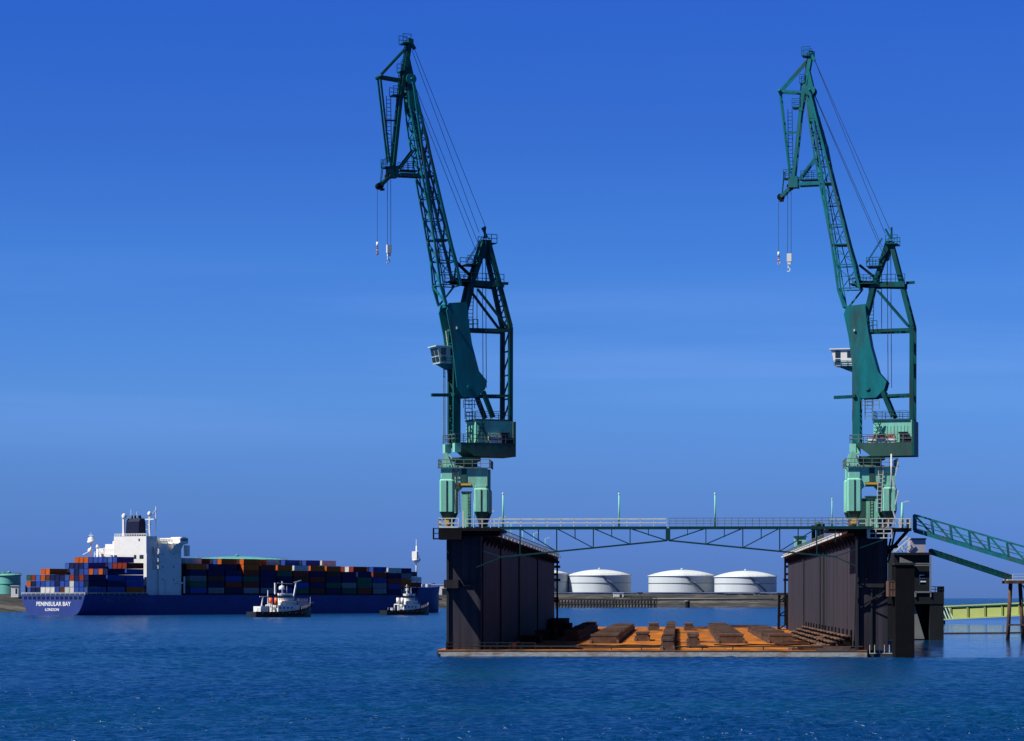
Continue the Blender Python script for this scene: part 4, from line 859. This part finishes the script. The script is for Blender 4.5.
    # ---- containers
    PAL = {'navy': (.012, .022, .10), 'blue': (.03, .08, .36), 'mid blue': (.05, .13, .42), 'orange': (.62, .13, .02), 'rust red': (.30, .045, .025), 'brown': (.13, .05, .03), 'white': (.68, .68, .64), 'grey': (.25, .26, .28), 'green': (.03, .14, .09), 'yellow': (.6, .38, .04)}
    WT = ['navy'] * 7 + ['blue'] * 8 + ['mid blue'] * 3 + ['orange'] * 4 + ['rust red'] * 4 + ['brown'] * 3 + ['white'] * 2 + ['grey'] * 2 + ['green', 'yellow']
    def cmesh():
        L, Wd, H = 12.19, 2.44, 2.62; m = MB(); m.box(.08, L - .08, -Wd / 2 + .05, Wd / 2 - .05, .08, H - .06)
        for x in (0, L - .18):
            for y in (-Wd / 2, Wd / 2 - .18): m.box(x, x + .18, y, y + .18, 0, H)
        for y in (-Wd / 2, Wd / 2 - .1): m.box(.18, L - .18, y, y + .1, 0, .16); m.box(.18, L - .18, y, y + .1, H - .14, H)
        for x in (0, L - .1): m.box(x, x + .1, -Wd / 2 + .18, Wd / 2 - .18, 0, .16); m.box(x, x + .1, -Wd / 2 + .18, Wd / 2 - .18, H - .14, H)
        x = .35
        while x < L - .4:
            for y in (-Wd / 2 + .02, Wd / 2 - .052): m.box(x, x + .14, y, y + .032, .17, H - .15)
            x += .28
        for y in (-.75, -.35, .3, .7): m.bar((.05, y, .2), (.05, y, H - .2), .06)
        m.box(.05, .08, -.02, .02, .17, H - .15)
        o = m.build('container', 'container'); me = o.data; bpy.data.objects.remove(o); return me
    me = cmesh(); NC = 13; pitch = 2.86; tz = 2.8; Zb = 10.1
    ORD = ['bottom', 'second', 'third', 'fourth', 'fifth', 'sixth', 'seventh', 'eighth', 'ninth', 'tenth', 'eleventh', 'twelfth', 'thirteenth', 'fourteenth', 'fifteenth']
    rnd = random.Random(11); bays = []
    aft = [([3, 3, 3, 4, 4, 3, 3, 3, 3, 3, 3, 3, 3], 3.0), ([3, 3, 4, 4, 5, 5, 5, 5, 5, 4, 4, 4, 4], 16.2), ([5, 5, 6, 6, 6, 6, 6, 6, 6, 6, 6, 5, 5], 29.5)]
    for k, (h, a) in enumerate(aft): bays.append(('aft', k, a, list(reversed(h)), 0))
    for k in range(15):
        base = [6, 6, 6, 6, 6, 6, 6, 6, 6, 5, 5, 5, 5, 5, 4][k]; h = [base] * NC
        for c in range(NC):
            if rnd.random() < .22: h[c] -= 1
        if k in (0, 2, 5, 7, 8): h[0] -= 1
        if k in (1, 4, 6, 9): h[0] = h[1] = base - 1
        lo_ = {13: 1, 14: 2}.get(k, 0)
        for c in range(NC):
            if c < lo_ or c >= NC - lo_: h[c] = 0
        bays.append(('fwd', k, 76 + 13.7 * k, h, -.4 if k in (12, 13) else 0 if k < 14 else .7))
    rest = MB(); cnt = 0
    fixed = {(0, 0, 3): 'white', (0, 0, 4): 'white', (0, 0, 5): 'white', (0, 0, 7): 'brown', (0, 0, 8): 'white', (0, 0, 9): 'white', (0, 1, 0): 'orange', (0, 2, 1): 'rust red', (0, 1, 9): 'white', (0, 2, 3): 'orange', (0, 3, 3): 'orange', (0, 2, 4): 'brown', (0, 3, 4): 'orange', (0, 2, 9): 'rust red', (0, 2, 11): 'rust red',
             (1, 3, 9): 'orange', (1, 4, 5): 'navy', (1, 4, 6): 'navy', (1, 4, 7): 'navy', (1, 3, 11): 'orange', (2, 5, 2): 'orange', (2, 5, 3): 'orange', (2, 5, 4): 'orange', (2, 5, 5): 'blue', (2, 4, 11): 'rust red', (2, 4, 12): 'rust red'}
    for kind, k, a, h, dz_ in bays:
        for c in range(NC):                       # c = 0 is the starboard edge
            y = -(NC - 1) / 2 * pitch + c * pitch
            for t in range(h[c]):
                z = Zb + t * tz + dz_
                prev = None
                if kind == 'aft' and k > 0: prev = aft[k - 1][0][NC - 1 - c]
                if kind == 'fwd' and k > 0: prev = bays[3 + k - 1][3][c]
                vis = c == 0 or (h[c - 1] <= t and c <= 4) or (kind == 'aft' and (k == 0 or t >= prev)) or (kind == 'fwd' and k > 0 and c <= 3 and t >= prev)
                if vis and cnt < 300:
                    col = rnd.choice(WT)
                    if kind == 'aft': col = fixed.get((k, t, NC - 1 - c), rnd.choice(['navy', 'blue', 'blue', 'blue', 'mid blue', 'navy'] if rnd.random() < .85 else WT))
                    elif c == 0 and t < 4: col = rnd.choice(['navy', 'navy', 'blue', 'brown', 'rust red', 'green', 'grey', 'navy', 'blue'])
                    elif t >= 4 and rnd.random() < .5: col = rnd.choice(['orange', 'rust red', 'white'])
                    o = bpy.data.objects.new('shipping_container', me); C.objects.link(o)
                    v = Vector((a, y, z)); cz_, sz_ = hx, hy; base = root.location
                    o.location = (base.x + v.x * cz_ - v.y * sz_, base.y + v.x * sz_ + v.y * cz_, z); o.rotation_euler = (0, 0, PH)
                    f = rnd.uniform(.8, 1.15); o.color = (*(q * f for q in PAL[col]), 1)
                    tier = ORD[t] + ' tier' + ('' if t == 0 else ' up')
                    where = ['sternmost bay', 'second bay from stern', 'bay just aft of superstructure'][k] if kind == 'aft' else (['first', *ORD[1:]][k] + ' bay forward of superstructure')
                    cc = 'starboard edge' if c == 0 else (['first', *ORD[1:]][NC - 1 - c] + ' column from port' if kind == 'aft' else ['first', *ORD[1:]][c] + ' column from starboard')
                    tag(o, '%s container, %s, %s, %s' % (col, tier, cc, where), 'container', 'containers stacked on the ship'); cnt += 1
                else:
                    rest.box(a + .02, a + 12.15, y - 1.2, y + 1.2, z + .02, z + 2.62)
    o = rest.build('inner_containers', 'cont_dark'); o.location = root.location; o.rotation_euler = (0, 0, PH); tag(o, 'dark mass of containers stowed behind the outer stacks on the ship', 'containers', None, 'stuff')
    print('containers', cnt)
ship()

# ------------------------------------------------------------ tugs
def tug(px, Y, L, rz, label, two_funnel=True, big=False):
    X = (px - 512) / F * Y; root = thing('tugboat', label, 'tugboat', (X, Y, 0), rz, 'tugs escorting the container ship')
    hb = L * .16; st = [(-L / 2, hb * .8, hb * .6, 2.2, -.4), (-L * .4, hb, hb * .85, 2.0, -.5), (0, hb, hb * .95, 2.1, -.5), (L * .25, hb * .95, hb * .8, 2.9, -.5), (L * .4, hb * .65, hb * .4, 3.8, -.5), (L * .5, hb * .12, .05, 4.5, -.3)]
    hull = loft(st, 'hull_black', 'hull', root)
    fe = MB()
    for (a, hd, hw_, zd, zb), (a2, hd2, hw2, zd2, zb2) in zip(st, st[1:]):
        for s in (-1, 1): fe.bar((a, s * hd, zd), (a2, s * hd2, zd2), .35)
    fe.bar((L * .5, -.5, 4.3), (L * .5, .5, 4.3), .9, 1.2, 10); fe.build('fender', 'black', hull)
    ty = MB()
    for k in range(7):
        a = -L * .4 + k * L * .11; ty.rings([(.35, 0), (.7, .1), (.7, .4), (.35, .5)], n=10) if False else ty.bar((a, -hb - .05, 1.3), (a, -hb - .45, 1.3), 1.3, 1.3, 12)
    ty.each('tyre', 'black', hull)
    h = MB(); h.box(-L * .12, L * .24, -hb * .68, hb * .68, 2.0, 4.9); h.box(-L * .05, L * .2, -hb * .58, hb * .58, 4.9, 6.6); hs = h.build('deckhouse', 'white', root)
    sw = MB(); 
    for k in range(4): sw.box(-L * .1 + k * 1.9, -L * .1 + k * 1.9 + .8, -hb * .68 - .04, -hb * .68 - .004, 3.4, 4.1); sw.box(-L * .12 - .04, -L * .12 - .004, -1.8 + k, -1.3 + k, 3.0, 4.2)
    sw.each('window', 'glass', hs)
    a = MB(); zw = 6.6
    oct_ = [(L * .17, -1.1), (L * .17, 1.1), (L * .11, 2.0), (L * .01, 2.0), (-L * .03, 1.2), (-L * .03, -1.2), (L * .01, -2.0), (L * .11, -2.0)]
    a.prism([(x, y, zw) for x, y in oct_], (0, 0, 2.9)); wh = a.build('wheelhouse', 'white', root)
    gw = MB(); gw.prism([(x * 1.0 + (.05 if x > L * .05 else -.05), y * 1.03, zw + 1.2) for x, y in oct_], (0, 0, 1.1)); gw.build('window', 'glass', wh)
    rf = MB(); rf.prism([(x * 1.08, y * 1.15, zw + 2.92) for x, y in oct_], (0, 0, .22)); rf.build('roof', 'white', wh)
    m = MB(); zt = 9.8 if not big else 10.5; x0 = L * .02; m.bar((x0, 0, 9.7), (x0, 0, zt + 4.2), .35); m.bar((x0, -1.4, zt + 2.2), (x0, 1.4, zt + 2.2), .22); m.bar((x0 - .8, 0, zt + 3.4), (x0 + .9, 0, zt + 3.4), .25); m.box(x0 - .4, x0 + .4, -.4, .4, zt + 1.2, zt + 1.9); m.bar((x0 + 1.6, -1, 9.7), (x0 + 1.6, -1, 12.6), .12)
    if big: m.bar((L * .2, 0, 6.6), (L * .26, 0, 14.2), .5); m.bar((L * .22, 0, 14.2), (L * .34, 0, 15), .3); m.bar((x0 - 2.2, 0, 14), (x0 + 5, 0, 13.6), .2); m.bar((x0 - 3.4, 0, 9.4), (x0 - 3.4, 0, 14), .6); m.rings([(1.1, 11.2), (1.2, 12.3), (.4, 13)], x0 - .3, 0, 8)
    m.build('mast', 'white', root)
    for s in (-1, 1): f = MB(); f.bar((-L * .13, s * hb * .45, 4.9), (-L * .13, s * hb * .45, 7.9), 1.5, 1.5, 12); f.build('funnel', 'white' if not big else 'orange', root); 
    c = MB(); [c.bar((-L * .13, s * hb * .45, 7.91), (-L * .13, s * hb * .45, 8.5), 1.1, 1.1, 12) for s in (-1, 1)]; c.each('funnel_cap', 'black', root)
    g = MB(); g.bar((-L * .2, -hb * .5, 2.2), (-L * .2, -hb * .5, 4.9), .4); g.bar((-L * .2, hb * .5, 2.2), (-L * .2, hb * .5, 4.9), .4); g.bar((-L * .2, -hb * .5, 4.9), (-L * .2, hb * .5, 4.9), .4)
    g.rings([(.9, 2.2), (.9, 3.4)], -L * .3, 0, 12); g.rail([(-L * .48, -hb * .8, 2.3), (-L * .2, -hb * .95, 2.2)], 1.1, 1.6, .12)
    if big: g.box(-L * .4, -L * .28, -hb * .6, hb * .6, 2.1, 4.4); g.bar((-L * .33, 0, 4.4), (-L * .3, 0, 8.4), .35); g.bar((-L * .36, 0, 8.4), (-L * .22, 0, 8.4), .3); g.bar((-L * .22, 0, 2), (-L * .22, 0, 11), .3); g.rings([(.8, 4.4), (.9, 5.6)], -L * .2, -1, 8)
    g.build('towing_gear', 'white', root)
    r = MB(); r.rail([(L * .25, -hb * .95, 2.9), (L * .4, -hb * .65, 3.8), (L * .5, 0, 4.5)], 1.2, 1.2, .12); r.rail([(-L * .05, -hb * .6, 6.6), (L * .2, -hb * .6, 6.6)], 1, 1, .1); r.rail([(-L * .12, -hb * .68, 4.9), (L * .24, -hb * .68, 4.9)], 1, 1, .1)
    if big:
        r.box(L * .24, L * .4, -hb * .5, hb * .5, 4.0, 6.6); r.rail([(L * .24, -hb * .5, 6.6), (L * .4, -hb * .5, 6.6)], 1.1, .8, .14); r.bar((L * .4, 0, 5.6), (L * .56, 0, 5.9), .3); r.bar((L * .5, 0, 4.6), (L * .5, 0, 8.2), .2)
    r.build('railing', 'lilac', root)
    return root
tug(281, 1150, 29, R(38), 'larger tug with orange funnels and a cluttered white superstructure amidships of the ship', big=True)
tug(406, 1290, 25, R(36), 'smaller tug with white wheelhouse near the bow of the container ship')

# ------------------------------------------------------------ right side: dolphin, pier tower, gangways, trestle, lime bridge
def right_side():
    Y = 364; a = at(895.5, 0, Y).x; b = at(914.5, 0, Y).x; t = thing('mooring_dolphin', 'tall black mooring pillar rising from the water beside the right dock wall', 'mooring dolphin', ((a + b) / 2, Y, -1)); w_ = (b - a) / 2
    MB().box(-w_, w_, 0, 3.4, 0, 13.1).build('pillar', 'black', t); MB().box(-w_ - .15, w_ + .15, -.15, 3.55, 13.1, 13.4).build('cap', 'wall_trim', t)
    # fender blocks between pillar and dock
    k = MB(); k.box(-w_ - .9, -w_ - .02, .3, 2.4, 9, 11); k.rail([(-w_ - .8, .3, 9), (-w_, .3, 9)], 2, .4, .1); k.build('fender', 'brown', t)
    Y = 520; X0 = at(914, 0, Y).x; s = F / Y
    def x(px): return (px - 929) / s
    def z(py): return EYE + (HZ - py) / s
    t = thing('pier_tower', 'dark concrete pier tower with open steel landing house on top', 'pier', (at(929, 0, Y).x, Y, 0))
    m = MB(); m.box(x(885), x(944), 0, 12, z(604), z(592)); m.box(x(885), x(898), .1, 12, -1, z(604)); m.box(x(930), x(943.8), .1, 12, -1, z(604)); m.box(x(885), x(944), 4, 12, -1, z(604)); m.build('pier_base', 'concrete', t)
    m = MB(); m.prism([(x(914), .6, .2), (x(925), .6, .2), (x(914), .6, 7.2)], (0, 1, 0)); m.prism([(x(891), .6, 3), (x(896), .6, 7.2), (x(891), .6, 5)], (0, 1, 0)); m.each('brace_slab', 'conc_light', t)
    m = MB(); m.box(x(894), x(931), 0, 9, z(555), z(552.5)); roof = m.build('roof_deck', 'concrete', t)
    m = MB(); m.box(x(894), x(918), .5, 8.5, z(592) + .01, z(555)); m.box(x(918), x(930), .5, 1.0, z(592) + .01, z(584.5)); m.box(x(918), x(920), .5, 8.5, z(584.5), z(575)); m.box(x(926.4), x(930), .5, 8.5, z(584.5), z(575)); m.box(x(918), x(930), .5, 1.0, z(575), z(555)); m.build('wall', 'concrete', t)
    m = MB(); m.bar((x(920), .7, z(578.5)), (x(926.4), .7, z(578.5)), .18); m.bar((x(920), .7, z(581.5)), (x(926.4), .7, z(581.5)), .25); m.each('window_bar', 'white', t)
    m = MB(); m.bar((x(894), -.1, z(563.5)), (x(930), -.1, z(563.5)), .2); m.bar((x(894), -.1, z(565.3)), (x(930), -.1, z(565.3)), .2); m.bar((x(915), -.1, z(592)), (x(930.5), -.1, z(592)), .3); m.bar((x(915.3), -.1, z(597)), (x(915.3), -.1, z(592)), .3); m.bar((x(930.6), -.1, z(597)), (x(930.6), -.1, z(555)), .22); m.prism([(x(900), -.05, z(557)), (x(914), -.05, z(563)), (x(900), -.05, z(564))], (0, .4, 0)); m.build('trim_beam', 'conc_light', t)
    m = MB(); m.rail([(x(931), .2, z(592)), (x(944), .2, z(592)), (x(944), 8, z(592))], 1.0, .8, .12); m.build('railing', 'wall_trim', t)
    m = MB(); m.box(x(912), x(926.5), 1, 6, z(552.4), z(539.5)); cb = m.build('landing_hut', 'lilac', t); m = MB(); m.box(x(911.6), x(927), .7, 6.3, z(539.4), z(538)); m.build('roof', 'letter_navy', cb)
    m = MB(); a_, b_ = (x(895), 1, z(552)), (x(911), 1, z(538)); m.ladder(a_, b_, 1.2, .18, .6); m.bar((x(895), 1, z(546)), (x(908), 1, z(536)), .18); m.bar((x(903), 1, z(552)), (x(911), 1, z(545)), .18); m.bar((x(903), 1, z(545)), (x(911), 1, z(552)), .18)
    for px in (895, 899, 903, 911): m.bar((x(px), 1, z(552)), (x(px), 1, z(545)), .2)
    m.build('stair_flight', 'rail', t)
    # upper gangway (dock top -> trestle)
    def truss(name, P0, P1, h0, h1, wd, n, m1, label, chord, brace, skew=0, rails=True):
        t = thing(name, label, 'gangway', P0); d = P1 - P0; side = Vector((-d.y, d.x, 0)).normalized() * wd; mb = MB(); bt = MB()
        for s_ in (Vector((0, 0, 0)), side):
            mb.bar(s_, s_ + d, chord * 1.5, chord * 2.2); mb.bar(s_ + Vector((0, 0, h0)), s_ + d + Vector((0, 0, h1)), chord)
            for i in range(n + 1):
                a = s_ + d * i / n; hh = h0 + (h1 - h0) * i / n; mb.bar(a, a + Vector((-.25 if i else 0, 0, hh)), brace * (2 if i == 0 else 1))
                if i < n: b = s_ + d * (i + 1) / n; mb.bar(a + Vector((0, 0, hh)), b, brace)
            if rails: mb.bar(s_ + Vector((0, 0, h0 * .42)), s_ + d + Vector((0, 0, h1 * .42)), brace * .7); mb.bar(s_ + Vector((0, 0, h0 * .62)), s_ + d + Vector((0, 0, h1 * .62)), brace * .5)
        mb.build('truss', m1, t)
        for i in range(n * 2 + 1): a = d * i / (n * 2); bt.bar(a + Vector((0, 0, .2)), a + side + Vector((0, 0, .2)), .14)
        bt.prism([Vector((0, 0, .3)), side + Vector((0, 0, .3)), d + side + Vector((0, 0, .3)), d + Vector((0, 0, .3))], (0, 0, .08)); bt.build('walkway', 'teal_dark', t); return t
    truss('gangway', at(914, 530.5, 372), at(1085, 581.5, 366), 2.1, 2.2, 1.6, 9, 'teal', 'long green truss gangway from the dock top down to the right', .22, .15)
    t = truss('gangway', at(931, 553, 522), at(1012, 579.5, 522), .75, .75, 1.4, 16, 'teal_dark', 'short lower ladder like gangway from pier tower to the trestle', .2, .2, rails=False)
    # trestle
    Y = 520; t = thing('pile_trestle', 'wooden pile trestle with pale deck at the right edge', 'trestle', (at(1008, 0, Y).x, Y, 0)); s = F / Y
    q = lambda px: (px - 1008) / s
    m = MB(); m.box(q(1006.5), q(1110), 0, 5, z(583.5), z(580.5)); m.build('trestle_deck', 'timber', t)
    m = MB(); m.box(q(1008), q(1110), .1, 4.9, z(580.4), z(579.3)); m.rail([(q(1013), .2, z(579.3)), (q(1110), .2, z(579.3))], 1.0, 2.5, .1); m.build('deck_rail', 'rail', t)
    for x0, x1 in ((1012.5, 1009.2), (1022, 1025.5), (1050, 1047), (1078, 1081), (1104, 1101)):
        m = MB(); m.bar((q(x0), 2, z(583.5)), (q(x1), 2, -1.5), .75, .75, 8); m.build('pile', 'timber', t)
    m = MB(); m.bar((q(1010), 1.7, z(625)), (q(1104), 1.7, z(625)), .3); m.bar((q(1024), 1.6, z(585)), (q(1048), 1.6, z(625)), .22); m.build('cross_brace', 'timber', t)
    # yellow-green bridge girder on floats beyond
    A0 = at(936, 0, 850); A1 = at(1120, 0, 815); t = thing('link_bridge', 'yellow green panelled girder bridge low over the water at right', 'bridge', (A0.x, A0.y, 0)); o_ = Vector((A0.x, A0.y, 0))
    def g(px, top): q = at(px, (606.4 - (px - 944) * .044 if top else 619.4 - (px - 944) * .05), 850 + (px - 936) / 184 * -35); return q - o_
    m = MB(); dn = Vector((0, .5, 0)); m.bar(g(936, 1), g(1120, 1), .5, .35); m.bar(g(936, 0), g(1120, 0), .45, .3); px = 950.5; dz_ = Vector((0, 0, 1)); PX = []
    while px < 1118: m.bar(g(px, 0), g(px, 1), .55, .35); PX.append(px); px += 17.2
    m.build('girder_frame', 'lime', t); pn = MB()
    for px in PX[:-1]: a, b, c, d = g(px + 2.2, 0) + dz_ * .18, g(px + 16.2, 0) + dz_ * .18, g(px + 16.2, 1) - dz_ * 1.0, g(px + 2.2, 1) - dz_ * 1.0; pn.prism([a, b, c, d], (0, .12, 0))
    pn.each('girder_panel', 'lime', t); m = MB()
    bk = [g(px, 0) + Vector((0, .9, 0)) for px in (936, 1120)] + [g(px, 1) + Vector((0, .9, 0)) for px in (1120, 936)]; m.prism(bk, (0, .1, 0)); m.build('shade_panel', 'teal_dark', t)  # dark sheet behind the girder puts shade into the gaps between panels
    m = MB(); [m.bar(g(942 + k * 3, 1), g(947 + k * 3, 0), .3) for k in range(3)]; m.build('cross_brace', 'cream', t)
    m = MB(); [m.bar(g(px, 1) + Vector((0, 3, 0)), g(px, 1) + Vector((0, 3, -.3)), .2) for px in PX]; m.box(-1, 3, 1.2, 8, -.8, 1.0); m.bar((1, 2.5, 1), g(938, 0) + Vector((0, 1.2, 0)), .6); m.build('float', 'black', t)
    t = thing('gangway_tower', 'steel landing tower carrying the far right end of the upper gangway', 'tower', at(1080, 0, 366) * 1); t.location.z = 0; m = MB()
    for x in (-1.5, 1.5):
        for y in (-.3, 2.2): m.bar((x, y, -1), (x, y, 9.8), .4)
    for z in (2, 5, 8): m.bar((-1.5, -.3, z), (1.5, -.3, z), .2); m.bar((-1.5, -.3, z - 1.5), (1.5, -.3, z), .15)
    m.build('frame', 'wall_trim', t)
    m = MB(); Y = 607; pts = []
    a = at(941, 0, Y); b = at(1120, 0, 640)
    for i in range(30): p = a.lerp(b, i / 29); pts.append((p.x, p.y + math.sin(i * .5) * .6, .12))
    for p, q_ in zip(pts, pts[1:]): m.tube(p, q_, .2, 6)
    tag(m.build('floating_boom', 'brown'), 'thin dark red floating boom across the calm water at right', 'floating boom')
right_side()
